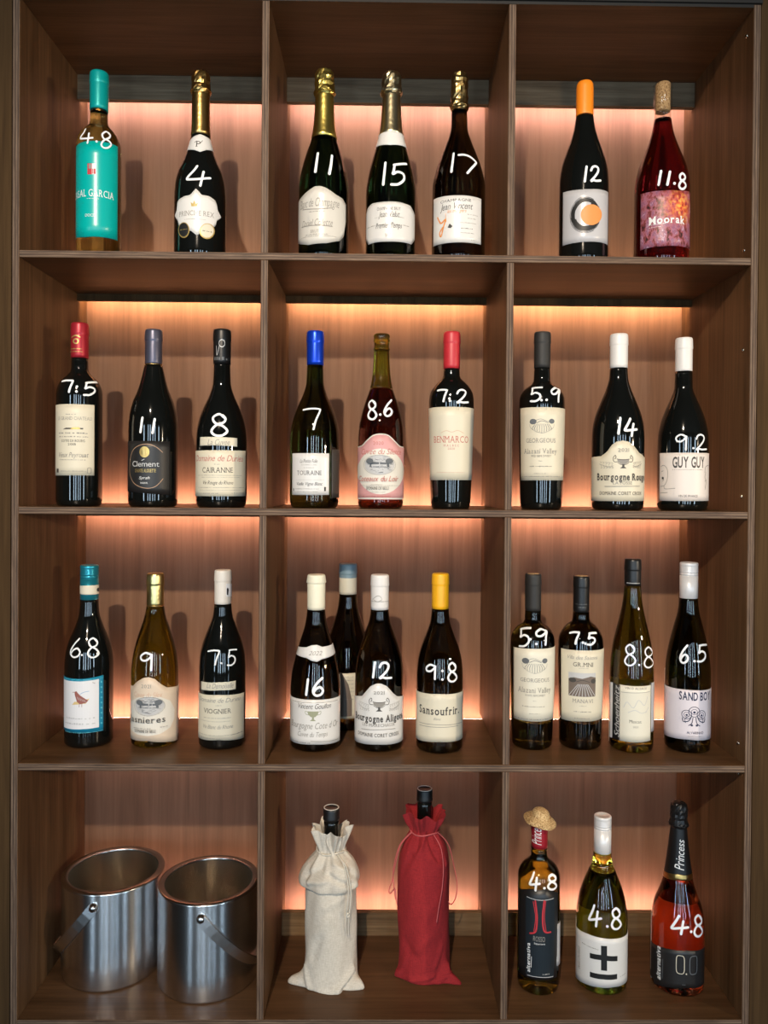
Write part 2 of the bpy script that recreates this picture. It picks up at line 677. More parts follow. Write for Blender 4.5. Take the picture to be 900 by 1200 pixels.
def empty(name, loc):
    o = bpy.data.objects.new(name, None)
    o.empty_display_size = 0.05
    o.location = loc
    COL.objects.link(o)
    return o


# ------------------------------------------------------------------ room
ROOM_X, ROOM_Y0, CEIL = 4.4, -4.5, 2.75
tag(box('floor', -ROOM_X, ROOM_X, ROOM_Y0, 0.45, -0.1, 0.0, 'floor_wood'), kind='structure')
tag(box('ceiling', -ROOM_X, ROOM_X, ROOM_Y0, 0.45, CEIL, CEIL + 0.1, 'ceiling_paint'), kind='structure')
tag(box('wall_back', -ROOM_X, ROOM_X, 0.35, 0.45, 0.0, CEIL, 'plaster'), kind='structure')
tag(box('wall_left', -ROOM_X - 0.1, -ROOM_X, ROOM_Y0, 0.45, 0.0, CEIL, 'plaster'), kind='structure')
tag(box('wall_right', ROOM_X, ROOM_X + 0.1, ROOM_Y0, 0.45, 0.0, CEIL, 'plaster'), kind='structure')
# the far wall behind the camera with tall narrow glazing
edges = [-ROOM_X]
for wx, ww in WINDOWS:
    edges += [wx - ww / 2, wx + ww / 2]
edges.append(ROOM_X)
wf = None
for k in range(0, len(edges), 2):
    nm = 'wall_front' if wf is None else 'wall_pier'
    o = box(nm, edges[k], edges[k + 1], ROOM_Y0, ROOM_Y0 + 0.1, 0.0, CEIL, 'plaster')
    if wf is None:
        wf = tag(o, kind='structure')
    else:
        o.parent = wf
        o.matrix_parent_inverse = Matrix.Translation(-Vector(wf.location))
for i, (wx, ww) in enumerate(WINDOWS):
    for z0, z1 in ((0.0, 0.16), (2.14, CEIL)):
        o = box('wall_pier', wx - ww / 2, wx + ww / 2, ROOM_Y0, ROOM_Y0 + 0.1, z0, z1, 'plaster')
        o.parent = wf
        o.matrix_parent_inverse = Matrix.Translation(-Vector(wf.location))
    w = box('window_%d' % (i + 1), wx - ww / 2, wx + ww / 2, ROOM_Y0 + 0.04, ROOM_Y0 + 0.06, 0.16, 2.14, 'thin_glass')
    tag(w, kind='structure')

# wood cladding either side of the shelves and the dark header over them
T = 0.012
Z = [2.1656, 1.7350, 1.3079, 0.8780, 0.4452]
XS = [-0.618, -0.2049, 0.2068, 0.618]
DS, DP = 0.254, 0.295
tag(box('trim_1', -1.9, XS[0] - T / 2 - 0.002, 0.002, 0.03, 0.0, 2.40, 'wood_dark'), kind='structure')
tag(box('trim_2', XS[3] + T / 2 + 0.002, 1.9, 0.002, 0.03, 0.0, 2.40, 'wood_dark'), kind='structure')
tag(box('trim_3', XS[0] - T / 2 - 0.001, XS[3] + T / 2 + 0.001, -0.004, 0.03, Z[0] - 0.0065, 2.40, 'header_and_shade_black'), kind='structure')

# ------------------------------------------------------------------ shelving unit
unit = empty('shelving_unit', (0, 0.15, 0))
tag(unit, 'brown stained plywood wall shelving with twelve backlit compartments', 'shelf')


def ubox(name, x0, x1, y0, y1, z0, z1, mat, front=None, bevel=0.0):
    o = box(name, x0, x1, y0, y1, z0, z1, mat, unit, front, bevel)
    o.location = Vector(o.location) - Vector(unit.location)
    return o


ZB, ZT = Z[4] - T, Z[0]
for x in (XS[0], XS[3]):
    ubox('side_panel', x - T / 2, x + T / 2, 0, DP, ZB, ZT - 0.007, 'wood_vertical', 'ply_edge_vertical', 0.0005)
for k, z in enumerate(Z):
    nm = ['top_panel', 'shelf', 'shelf', 'shelf', 'bottom_panel'][k]
    y0 = 0.031 if k == 0 else 0.0
    if k == 0:
        ubox(nm, XS[0] + T / 2, XS[3] - T / 2, 0.0, DP, z - T, z - 0.0066, 'wood_horizontal', 'header_and_shade_black')  # front edge coloured black to stand for the shadow under the header
    else:
        ubox(nm, XS[0] + T / 2, XS[3] - T / 2, 0.0, DS if k < 4 else DP, z - T, z, 'wood_horizontal', 'ply_edge_horizontal', 0.0005)
for k in range(4):
    for x in XS[1:3]:
        ubox('divider', x - T / 2, x + T / 2, 0.0005, DP, Z[k + 1], Z[k] - T, 'wood_vertical', 'ply_edge_vertical', 0.0005)
for c in range(3):
    ubox('back_panel', XS[c] + T / 2 * (c == 0), XS[c + 1] - T / 2 * (c == 2), DP, DP + 0.012, ZB, ZT, 'wood_panel')
    xa, xb = XS[c] + T / 2, XS[c + 1] - T / 2
    # light baffles hiding the LED strips
    ubox('fascia_strip', xa, xb, DS - 0.012, DS, Z[0] - T - 0.048, Z[0] - T, 'wood_fascia')
    for k in (1, 2, 3):
        ubox('fascia_strip', xa, xb, DS - 0.010, DS, Z[k] - T - 0.013, Z[k] - T, 'wood_dark')
    ubox('ledge_strip', xa, xb, DS - 0.012, DS, Z[4], Z[4] + 0.046, 'wood_ledge')
    # LED strips
    ubox('led_strip', xa, xb, DS + 0.0005, DS + 0.003, Z[0] - T - 0.036, Z[0] - T - 0.022, 'led_top')
    for k in (1, 2, 3):
        ubox('led_strip', xa, xb, DS + 0.0005, DS + 0.003, Z[k] - 0.013, Z[k] - 0.001, 'led_shelf_%d' % k)
    ubox('led_strip', xa, xb, DS + 0.0005, DS + 0.003, Z[4] + 0.020, Z[4] + 0.034, 'led_base')
ubox('plinth', XS[0] - T / 2, XS[3] + T / 2, 0.02, 0.30, 0.0, ZB, 'wood_dark')
# small steel fixing screws on the side panel and under the baffles
scr = lathe('screw', [(0, 0.0018), (0.0022, 0.0016), (0.0034, 0.0004), (0.0034, 0)], 'screw_steel', 12)
for z in (Z[0] - 0.045, Z[1] + 0.020, Z[1] - 0.15, Z[2] + 0.025, Z[3] + 0.030, Z[3] - 0.022):
    o = link('screw', scr, unit, Vector((XS[3] - T / 2, 0.025, z)) - Vector(unit.location))
    o.rotation_euler = (0, math.radians(-90), 0)
for x in (-0.43, 0.0, 0.42):
    o = link('screw', scr, unit, Vector((x, DS - 0.005, Z[1] - T - 0.013)) - Vector(unit.location))
    o.rotation_euler = (math.radians(180), 0, 0)

# ceiling spotlights
e = empty('ceiling_spotlight', (LAMP_LOC[0], LAMP_LOC[1], CEIL))
tag(e, 'round ceiling spotlight in front of the shelves to the left', 'ceiling light')
link('housing', lathe('housing', [(0, 0), (0.05, 0), (0.05, -0.10), (0.046, -0.10), (0.044, -0.07), (0, -0.07)], 'brass_lamp', 24), e)
link('lamp_disc', lathe('lamp_disc', [(0, -0.075), (0.04, -0.075), (0.04, -0.072), (0, -0.072)], 'lamp_glow', 24), e)
e = empty('pendant_light', (2.4, -1.62, CEIL))
tag(e, 'small dark pendant light hanging low to the right of the shelves', 'pendant light')
link('ceiling_rose', lathe('ceiling_rose', [(0, 0), (0.05, 0), (0.045, -0.02), (0, -0.025)], 'brass_lamp', 24), e)
link('cord', tube('cord', [(0, 0, -0.02), (0, 0, -0.6), (0, 0, -1.02)], 0.003, 'brass_lamp', 8), e)
link('shade', lathe('shade', [(0.012, -1.01), (0.03, -1.015), (0.05, -1.04), (0.085, -1.10), (0.083, -1.10), (0.048, -1.045), (0.02, -1.025), (0.012, -1.012)], 'brass_lamp', 32), e)
link('bulb', lathe('bulb', [(0, -1.03), (0.015, -1.035), (0.022, -1.06), (0.03, -1.085), (0.026, -1.11), (0.014, -1.125), (0, -1.13)], 'lamp_glow', 20), e)

# ------------------------------------------------------------------ bottle data
# z and radii in millimetres above the shelf, angles in degrees round the bottle from its front
BOTTLES = {
  'B1': {
    'x': -0.5024,
    'y': 0.06,
    'row': 1,
    'H': 325.9,
    'cap': ('plain',259.4,15.7,'teal_foil'),
    'glass': 'pale',
    'prof': [(0,35.9),(8.0,36.8),(199.9,36.8),(211.3,34.1),(221.2,28.0),(229.7,20.0),(236.8,15.2),(259.4,14.7)],
    'price': [[(-19.4,214.3),(-21.6,207.4),(-30.9,199.0),(-27.2,197.1),(-11.8,196.2),(4.4,197.0)],[(-5.3,205.0),(-6.3,197.5),(-9.0,188.2)],[(13.9,191.4)],[(47.8,208.8),(39.4,212.7),(28.3,206.0),(30.7,198.8),(43.2,196.9),(50.7,192.1),(41.8,184.7),(30.8,183.1),(25.4,187.6),(32.0,195.7),(45.0,202.2),(49.4,208.6),(45.4,212.0)]],
    'pen': 2.88,
    'items': [
      ('L','teal_label','label',[(-83.4,189.6),(73.7,194.5)],[(-83.5,34.4),(-14.8,30.0),(75.4,32.7)]),
      ('P',[(-9.4,154.2),(2.6,154.1),(2.7,135.6),(-9.2,135.7)],'print_red'),
      ('P',[(2.6,154.1),(12.9,154.6),(13.0,136.1),(2.7,135.6)],'print_white'),
      ('P',[(-6.2,153.0),(1.7,153.0),(1.8,145.3),(-6.1,145.3)],'print_grey'),
      ('P',[(3.5,145.3),(11.7,145.6),(11.8,136.8),(3.5,136.5)],'print_red'),
      ('T','CASAL GARCIA',-68.2,60.2,98.9,11.9,'print_white','serif'),
      ('M',-10.4,20.1,95.1,1.87,'print_white'),
      ('T','DOCE',-15.0,9.3,64.6,4.7,'print_white','sans'),
    ],
  },
  'B2': {
    'x': -0.3261,
    'y': 0.06,
    'row': 1,
    'H': 329.8,
    'cap': ('champ',217.8,16.1,'gold_foil'),
    'glass': 'black',
    'prof': [(0,43.0),(8.0,44.3),(99.8,44.3),(128.3,43.0),(151.0,38.8),(173.7,29.1),(192.2,22.2),(222.0,15.8),(290.1,14.4)],
    'price': [[(5.4,150.8),(-2.4,141.8),(-16.7,129.2),(-12.0,126.8),(8.8,127.5),(34.9,132.1)],[(20.2,141.2),(16.9,130.2),(12.9,116.3)]],
    'pen': 3.78,
    'items': [
      ('L','white_label','neck_label',[(-85.9,203.8),(-34.0,211.0),(9.8,215.0),(47.3,212.6),(102.4,211.6),(112.2,209.1)],[(-69.9,189.9),(-11.3,184.4),(11.4,180.6),(37.9,187.1),(112.2,194.7)]),
      ('T','P',-6.7,13.0,191.0,10.8,'print_dark','serif'),
      ('K',[(-15.7,199.6),(-5.4,201.8)],1.39,'print_dark'),
      ('K',[(12.9,198.4),(22.3,203.3)],1.39,'print_dark'),
      ('L','white_label','label',[(-58.0,72.7),(-46.5,80.1),(-50.5,89.2),(-40.1,95.6),(-22.7,99.2),(-8.7,100.4),(3.7,111.6),(16.1,101.1),(32.1,100.9),(47.2,96.3),(52.6,87.7),(53.6,81.0),(64.2,72.3)],[(-58.0,71.3),(-42.8,60.0),(-39.6,51.1),(-22.3,43.4),(-6.5,39.8),(6.1,32.2),(18.2,39.3),(36.3,45.7),(48.4,53.4),(50.6,62.2),(64.2,70.9)]),
      ('G','crest',0.5,86.0,12.2,11.1,'print_gold'),
      ('T','PRINCIPE REX',-36.9,44.0,66.0,8.3,'print_grey','serif'),
      ('M',-22.4,25.1,60.0,1.66,'print_grey'),
      ('P',[(-9.8,41.3),(-10.2,37.9),(-11.5,34.7),(-13.6,32.1),(-16.3,30.1),(-19.7,29.0),(-23.4,28.9),(-27.4,29.7),(-31.4,31.5),(-35.0,34.1),(-38.0,37.3),(-40.0,40.8),(-40.8,44.4),(-40.1,47.7),(-38.1,50.6),(-35.2,52.9),(-31.6,54.5),(-27.6,55.4),(-23.6,55.4),(-19.9,54.6),(-16.5,53.1),(-13.7,50.8),(-11.6,47.9),(-10.3,44.7)],'gold_print'),
      ('P',[(-12.1,41.9),(-12.5,38.9),(-13.6,36.2),(-15.4,33.9),(-17.8,32.2),(-20.7,31.3),(-23.9,31.1),(-27.3,31.9),(-30.6,33.4),(-33.7,35.6),(-36.2,38.4),(-37.8,41.4),(-38.4,44.5),(-37.9,47.5),(-36.3,50.0),(-33.8,52.1),(-30.8,53.6),(-27.5,54.3),(-24.1,54.4),(-20.8,53.7),(-17.9,52.3),(-15.5,50.3),(-13.7,47.8),(-12.5,44.9)],'print_black'),
      ('M',-34.0,-14.8,43.4,2.22,'gold_print'),
      ('P',[(45.9,44.0),(45.3,40.4),(43.4,36.9),(40.5,33.6),(36.8,30.9),(32.6,28.9),(28.2,27.9),(24.0,27.9),(20.0,28.8),(16.7,30.6),(14.1,33.2),(12.5,36.2),(12.0,39.6),(12.5,43.1),(14.1,46.4),(16.6,49.3),(19.9,51.7),(23.8,53.5),(28.0,54.4),(32.4,54.6),(36.6,53.9),(40.3,52.4),(43.3,50.2),(45.2,47.3)],'gold_print'),
      ('P',[(43.0,44.0),(42.5,40.9),(40.9,37.8),(38.4,35.0),(35.2,32.6),(31.6,31.0),(27.8,30.1),(24.1,30.0),(20.7,30.8),(17.8,32.4),(15.6,34.6),(14.2,37.3),(13.7,40.3),(14.1,43.3),(15.5,46.2),(17.7,48.8),(20.6,50.9),(24.0,52.4),(27.7,53.3),(31.5,53.4),(35.1,52.8),(38.3,51.4),(40.8,49.5),(42.4,46.9)],'cream_label'),
      ('M',18.2,38.2,41.2,2.77,'print_dark'),
    ],
  },
  'B3': {
    'x': -0.1109,
    'y': 0.06,
    'row': 1,
    'H': 335.7,
    'cap': ('champ',214.9,17.1,'yellow_gold_foil'),
    'glass': 'green',
    'prof': [(0,42.6),(8.0,43.6),(125.2,43.6),(148.0,41.3),(170.8,36.2),(193.5,29.3),(214.9,22.2),(247.6,17.4),(290.2,15.4)],
    'price': [[(-13.1,176.9),(-15.5,143.0)],[(25.9,174.0),(16.2,139.9)]],
    'pen': 4.32,
    'items': [
      ('L','paper_label','label',[(-83.9,101.8),(-55.7,105.7),(-33.0,112.4),(-16.3,118.0),(-5.0,118.3),(7.8,115.8),(32.8,106.0),(51.8,102.8),(63.5,95.8)],[(-83.9,32.5),(-60.9,26.4),(-32.0,20.5),(10.4,22.1),(42.5,29.3),(55.7,39.3),(64.1,67.8)]),
      ('T','Blanc de Champagne',-59.6,40.9,84.4,14.6,'print_grey','script'),
      ('K',[(-49.8,82.9),(-8.3,79.5),(23.0,82.5)],1.42,'print_grey'),
      ('M',-30.3,6.3,76.0,2.56,'print_grey'),
      ('T','Daniel Collette',-51.3,24.4,52.2,11.1,'print_grey','script'),
      ('K',[(-53.4,53.4),(23.3,51.0)],1.42,'print_grey'),
      ('T','BRUT',-25.6,-6.1,40.1,5.0,'print_grey','serif'),
      ('M',-39.4,14.0,37.6,2.56,'print_grey'),
      ('M',-58.4,33.5,34.8,1.99,'print_grey'),
    ],
  },
  'B4': {
    'x': 0.006,
    'y': 0.06,
    'row': 1,
    'H': 333.1,
    'cap': ('champ',220.7,17.2,'pale_gold_foil'),
    'glass': 'green',
    'prof': [(0,43.0),(8.0,43.5),(120.9,43.5),(149.4,40.1),(177.9,33.5),(203.6,26.3),(223.5,20.9),(254.9,17.2),(291.9,14.9)],
    'price': [[(-14.8,161.4),(-17.5,122.4)],[(8.1,157.0),(5.9,146.2),(4.0,140.4),(15.1,144.9),(28.7,142.7),(29.9,133.3),(16.0,123.2),(0.6,121.9)],[(6.9,157.0),(22.5,159.9),(42.5,163.6)]],
    'pen': 4.14,
    'items': [
      ('L','white_label','neck_label',[(-101.6,221.5),(100.2,221.9)],[(-78.6,200.0),(-2.4,195.3),(84.0,199.7)]),
      ('L','white_label','label',[(-75.5,82.4),(-66.2,89.9),(-48.6,94.4),(-19.4,93.5),(17.8,93.6),(49.9,91.8),(64.8,84.9),(70.3,82.0)],[(-73.7,36.6),(-60.5,26.8),(-39.9,26.8),(-3.8,25.8),(30.8,26.6),(54.2,26.9),(72.0,38.6)]),
      ('M',-48.6,44.2,92.4,1.43,'print_grey'),
      ('T','CHAMPAGNE BRUT',-32.4,21.8,79.7,5.0,'print_dark','serif'),
      ('T','Jean Velut',-28.0,20.0,68.1,9.4,'print_dark','script'),
      ('M',-38.1,30.3,68.2,2.0,'print_grey'),
      ('T','Premier Temps',-35.5,25.4,49.3,8.9,'print_dark','script'),
      ('M',-65.3,44.8,55.6,2.58,'print_grey'),
      ('T','BRUT',-12.0,-0.2,34.2,5.5,'print_grey','serif'),
    ],
  },
  'B5': {
    'x': 0.1249,
    'y': 0.06,
    'row': 1,
    'H': 334.9,
    'cap': ('champ',267.9,14.8,'dull_gold_foil'),
    'glass': 'amber_dark',
    'prof': [(0,45.4),(8.0,46.2),(133.8,46.2),(150.9,43.4),(173.7,37.1),(193.7,29.4),(213.7,21.4),(236.5,14.8),(269.3,13.4)],
    'price': [[(-20.2,180.2),(-21.7,145.4)],[(-6.3,176.1),(8.0,176.7),(25.2,173.9),(40.5,167.0)],[(40.5,165.6),(22.9,152.2),(12.6,142.5)]],
    'pen': 3.78,
    'items': [
      ('L','white_label','label',[(-74.1,108.6),(-44.6,106.2),(-10.6,104.4),(25.2,104.1),(49.5,104.5)],[(-71.8,27.4),(-39.2,25.7),(-9.8,25.1),(26.2,25.3),(51.0,26.5)]),
      ('T','CHAMPAGNE',-46.8,21.3,94.7,4.4,'print_dark','serif'),
      ('T','Jean Vincent',-46.6,25.4,81.7,11.0,'print_dark','script'),
      ('T','les murgers',-29.9,11.2,76.1,6.4,'print_orange','script'),
      ('M',13.4,38.9,73.0,2.28,'print_grey'),
      ('M',14.2,33.3,66.4,2.0,'print_grey'),
      ('M',-3.3,34.3,58.6,1.71,'print_grey'),
      ('M',0.3,25.9,49.0,2.57,'print_dark'),
      ('M',-1.4,30.1,41.5,2.0,'print_grey'),
      ('M',22.1,34.7,30.4,2.0,'print_grey'),
      ('K',[(-54.9,72.7),(-44.9,60.9),(-33.6,66.0),(-38.7,52.8),(-44.6,38.5),(-48.4,44.8),(-40.4,53.1)],2.57,'print_orange'),
      ('P',[(-28.5,51.4),(-24.1,57.8),(-17.7,52.6),(-22.2,49.9)],'print_dark'),
      ('K',[(-33.7,75.7),(-31.6,61.5)],0.86,'print_orange'),
    ],
  },
  'B6': {
    'x': 0.3448,
    'y': 0.06,
    'row': 1,
    'H': 322.1,
    'cap': ('wax',260.7,15.0,'orange_wax'),
    'glass': 'black',
    'prof': [(0,40.9),(8.0,42.2),(137.8,42.2),(157.3,41.3),(176.9,38.1),(199.3,31.3),(221.6,23.4),(241.2,18.0),(262.1,15.0)],
    'price': [[(-9.3,157.2),(-13.1,131.9)],[(0.8,150.4),(4.3,156.1),(11.5,158.1),(17.7,155.5),(17.6,149.5),(10.0,140.4),(0.9,132.6),(6.5,133.8),(13.7,133.2),(24.1,134.8)]],
    'pen': 3.78,
    'items': [
      ('L','grey_label','label',[(-71.0,123.2),(-34.0,119.7),(-4.8,118.8),(54.6,121.1)],[(-68.8,30.6),(-32.7,29.9),(-3.6,30.0),(58.9,30.8)]),
      ('G','enso',-9.7,76.2,54.4,62.0,'print_black'),
      ('P',[(30.0,77.7),(29.5,74.2),(27.7,70.7),(24.8,67.3),(21.2,64.2),(16.9,61.6),(12.3,59.7),(7.5,58.4),(2.7,57.9),(-2.1,58.2),(-6.5,59.3),(-10.6,61.0),(-14.2,63.4),(-17.1,66.2),(-19.3,69.4),(-20.7,72.8),(-21.2,76.3),(-20.8,79.7),(-19.5,82.9),(-17.4,85.8),(-14.5,88.3),(-11.0,90.3),(-7.0,91.8),(-2.5,92.8),(2.2,93.1),(7.0,92.9),(11.8,92.2),(16.4,90.9),(20.7,89.1),(24.5,86.8),(27.4,84.2),(29.3,81.1)],'print_orange'),
    ],
  },
  'B7': {
    'x': 0.4821,
    'y': 0.06,
    'row': 1,
    'H': 320.7,
    'cap': ('cork',271.0,12.7,'cork'),
    'glass': 'ruby',
    'prof': [(0,45.0),(8.0,46.3),(133.8,46.3),(150.6,45.0),(173.0,40.3),(195.4,31.8),(215.0,24.4),(234.6,18.5),(257.0,14.6),(269.6,13.8)],
    'price': [[(-22.1,151.1),(-26.5,127.8)],[(-4.2,148.5),(-9.4,126.3)],[(5.0,128.5)],[(31.3,143.8),(25.0,147.7),(17.7,142.7),(19.1,136.0),(28.0,133.2),(34.0,128.1),(27.2,121.6),(19.2,120.9),(15.5,125.5),(19.9,132.9),(29.5,138.1),(32.5,143.5),(29.3,146.8)]],
    'fill': 257.0,
    'neckglass': 15.6,
    'pen': 3.96,
    'items': [
      ('L','forest_label','label',[(-67.9,120.6),(-39.4,118.5),(-13.6,117.1),(17.5,117.2),(56.4,122.3)],[(-66.1,23.5),(-38.1,23.7),(-12.4,23.1),(68.1,24.5)]),
      ('T','Moorak',-45.7,32.3,62.3,12.7,'print_white','serifbold'),
      ('M',-45.6,-12.2,61.6,2.38,'print_white'),
      ('M',-46.3,-20.7,57.0,1.85,'print_white'),
    ],
  },
  'C1': {
    'x': -0.5364,
    'y': 0.065,
    'row': 2,
    'H': 319.5,
    'cap': ('plain',258.1,14.9,'red_foil'),
    'glass': 'black',
    'prof': [(0,35.6),(11.5,38.3),(196.5,38.1),(208.0,35.9),(219.4,29.3),(229.4,19.2),(236.6,14.4),(258.9,13.8)],
    'price': [[(-33.9,214.5),(-15.6,215.3),(1.2,214.8),(2.9,212.7),(-1.3,203.8),(-4.3,194.8)],[(14.8,204.5)],[(13.9,195.9)],[(39.6,212.1),(36.5,205.4),(34.6,201.8),(44.9,204.8),(57.8,203.3),(58.5,197.5),(45.6,191.5),(31.1,190.6)],[(38.5,212.0),(54.5,214.0),(78.0,215.9)]],
    'items': [
      ('P',[(15.8,285.7),(15.2,284.4),(13.4,283.2),(10.4,282.1),(6.5,281.2),(1.8,280.7),(-3.4,280.5),(-8.8,280.7),(-14.1,281.2),(-19.0,282.1),(-23.0,283.2),(-25.7,284.5),(-26.6,285.8),(-25.7,287.1),(-23.1,288.3),(-19.1,289.3),(-14.2,290.1),(-8.9,290.5),(-3.5,290.7),(1.7,290.5),(6.4,290.0),(10.3,289.3),(13.3,288.2),(15.2,287.0)],'gold_print'),
      ('P',[(7.0,285.6),(6.6,284.9),(5.6,284.2),(4.0,283.6),(1.9,283.2),(-0.6,282.9),(-3.4,282.8),(-6.2,282.9),(-8.9,283.2),(-11.3,283.6),(-13.2,284.2),(-14.4,284.9),(-14.8,285.7),(-14.4,286.4),(-13.2,287.1),(-11.4,287.6),(-9.0,288.1),(-6.3,288.3),(-3.5,288.4),(-0.7,288.3),(1.8,288.1),(4.0,287.6),(5.6,287.0),(6.6,286.4)],'red_foil'),
      ('K',[(-37.9,292.3),(-3.6,295.5),(23.4,292.7)],2.13,'gold_print'),
      ('M',-50.7,32.5,272.8,3.73,'gold_print'),
      ('M',-68.2,38.2,268.1,3.19,'gold_print'),
      ('L','cream_label','label',[(-67.2,174.1),(59.3,174.8)],[(-55.1,52.7),(59.9,53.2)]),
      ('M',-13.2,12.2,157.3,2.66,'print_grey'),
      ('T','LE GRAND CHATEAU',-39.8,51.7,147.6,5.6,'print_grey','serif'),
      ('P',[(-21.5,131.4),(-13.0,134.1),(29.9,134.1),(29.9,131.9)],'print_dark'),
      ('P',[(-1.9,131.3),(4.3,135.0),(20.1,135.3),(24.0,131.7)],'gold_print'),
      ('M',-35.6,42.1,125.5,4.26,'print_grey'),
      ('M',-35.5,42.1,119.3,3.19,'print_grey'),
      ('T','COTES DE BOURG',-25.8,34.0,109.9,4.2,'print_dark','serif'),
      ('T','2018',-6.9,12.4,104.3,3.7,'print_dark','serif'),
      ('T','Vieux Peyrouat',-37.3,43.2,84.0,8.4,'print_grey','script'),
      ('M',-31.6,37.4,79.8,2.4,'print_grey'),
      ('M',-28.3,37.4,60.5,2.13,'print_grey'),
      ('P',[(-46.0,64.5),(-36.3,64.4),(-36.2,57.7),(-45.8,57.7)],'print_dark'),
      ('K',[(40.7,65.7),(48.9,65.8),(49.0,57.3),(40.8,57.2),(40.7,65.7)],0.8,'print_grey'),
    ],
  },
  'C2': {
    'x': -0.4075,
    'y': 0.065,
    'row': 2,
    'H': 309.4,
    'cap': ('plain',246.4,14.8,'slate_foil'),
    'glass': 'black',
    'prof': [(0,39.2),(11.0,42.0),(137.4,41.7),(157.5,40.1),(180.5,35.1),(203.4,26.1),(226.3,19.8),(247.8,15.1)],
    'price': [[(-8.8,152.0),(-12.8,127.4)],[(19.4,150.1),(14.8,126.2)]],
    'capband': 'gold_foil',
    'pen': 3.96,
    'items': [
      ('L','charcoal_label','label',[(-70.5,112.4),(57.0,112.9)],[(-67.7,26.8),(57.5,20.2)]),
      ('P',[(7.9,93.8),(7.6,91.4),(6.5,89.1),(4.7,87.1),(2.4,85.6),(-0.3,84.6),(-3.3,84.3),(-6.3,84.6),(-9.2,85.5),(-11.8,87.0),(-13.8,89.0),(-15.1,91.3),(-15.6,93.7),(-15.1,96.2),(-13.9,98.5),(-11.9,100.4),(-9.4,101.9),(-6.5,102.9),(-3.4,103.2),(-0.4,102.9),(2.3,102.0),(4.6,100.5),(6.4,98.6),(7.5,96.3)],'gold_print'),
      ('P',[(4.2,94.4),(4.0,92.7),(3.3,91.1),(2.1,89.8),(0.5,88.8),(-1.3,88.1),(-3.3,87.9),(-5.3,88.1),(-7.2,88.8),(-8.9,89.8),(-10.2,91.1),(-11.1,92.6),(-11.3,94.3),(-11.1,96.0),(-10.3,97.5),(-9.0,98.8),(-7.3,99.8),(-5.4,100.5),(-3.4,100.7),(-1.4,100.5),(0.4,99.9),(2.0,98.9),(3.2,97.6),(4.0,96.0)],'gold_foil'),
      ('K',[(37.4,93.8),(22.2,102.7),(3.8,107.2),(-18.3,104.3),(-36.2,95.6),(-46.7,78.9),(-48.0,59.2),(-35.5,43.8),(-17.7,35.5),(4.3,32.0),(22.6,35.7),(38.8,48.4)],1.1,'print_copper'),
      ('T','Clement',-35.9,29.8,69.0,9.2,'print_silver','sans'),
      ('K',[(-9.6,79.3),(-3.7,81.5)],1.1,'print_silver'),
      ('T','CHANTE ALOUETTE',-27.4,22.4,59.2,5.6,'gold_print','serif'),
      ('T','Syrah',-16.9,9.0,47.5,4.8,'print_white','script'),
      ('T','RESERVE',-12.6,4.2,39.7,2.8,'print_white','sans'),
    ],
  },
  'C3': {
    'x': -0.2878,
    'y': 0.065,
    'row': 2,
    'H': 310.6,
    'cap': ('plain',249.8,15.2,'black_foil'),
    'glass': 'black',
    'prof': [(0,40.9),(14.8,44.1),(109.7,44.1),(127.0,43.3),(149.9,39.3),(172.9,31.5),(195.9,21.1),(216.0,15.5),(251.8,14.0)],
    'price': [[(18.4,153.0),(5.3,159.6),(-9.7,153.8),(-4.1,144.4),(14.1,138.9),(23.6,130.5),(12.2,122.8),(-2.7,123.0),(-11.0,130.1),(-1.7,139.9),(16.1,145.4),(20.4,152.3),(14.2,157.5)]],
    'pen': 3.96,
    'items': [
      ('K',[(28.4,284.7),(26.5,281.9),(21.4,279.6),(14.1,278.3),(6.1,278.2),(-1.3,279.4),(-6.6,281.6),(-8.6,284.3),(-6.7,287.0),(-1.6,289.2),(5.8,290.4),(13.9,290.5),(21.2,289.4),(26.4,287.3),(28.4,284.7)],1.97,'print_silver'),
      ('K',[(-26.8,279.7),(-22.1,264.0),(-6.1,279.5)],1.97,'print_silver'),
      ('M',-46.8,59.1,258.8,11.24,'print_dullsilver'),
      ('L','cream_label','strip_label',[(-43.5,120.2),(4.3,120.3),(48.3,119.2)],[(-42.3,105.5),(4.5,105.8),(47.9,104.2)]),
      ('T','La Cuvee',-20.1,29.6,106.9,9.5,'print_grey','script'),
      ('L','cream_label','label',[(-86.6,97.1),(78.4,98.2)],[(-86.6,19.1),(80.1,19.5)]),
      ('T','Domaine de Durieu',-60.1,66.8,79.1,10.3,'print_redbrown','script'),
      ('M',-4.3,8.3,74.0,2.53,'print_grey'),
      ('T','CAIRANNE',-33.4,36.9,59.6,8.9,'print_dark','serif'),
      ('M',-48.5,61.0,55.1,1.69,'print_grey'),
      ('M',-36.0,55.6,51.7,1.4,'print_grey'),
      ('T','Vin Rouge du Rhone',-33.2,37.9,39.6,6.1,'print_dark','script'),
      ('M',-46.7,71.0,34.2,1.97,'print_grey'),
      ('M',-41.4,55.9,29.8,1.4,'print_grey'),
      ('M',-52.0,5.1,24.3,2.25,'print_grey'),
      ('M',34.1,71.1,24.9,2.25,'print_grey'),
    ],
  },
  'C4': {
    'x': -0.1244,
    'y': 0.065,
    'row': 2,
    'H': 309.4,
    'cap': ('plain',249.7,14.9,'blue_foil'),
    'glass': 'olive_dark',
    'prof': [(0,39.5),(13.1,43.0),(111.1,43.0),(134.1,42.1),(157.1,37.3),(180.1,28.7),(200.2,20.1),(217.5,15.5),(251.4,14.0)],
    'price': [[(-30.2,168.7),(-6.9,170.6),(17.6,170.1),(18.6,166.5),(7.5,150.7),(1.9,134.6)]],
    'pen': 2.88,
    'items': [
      ('L','white_label','label',[(-57.9,94.0),(39.5,94.1)],[(-56.6,22.4),(40.3,23.0)]),
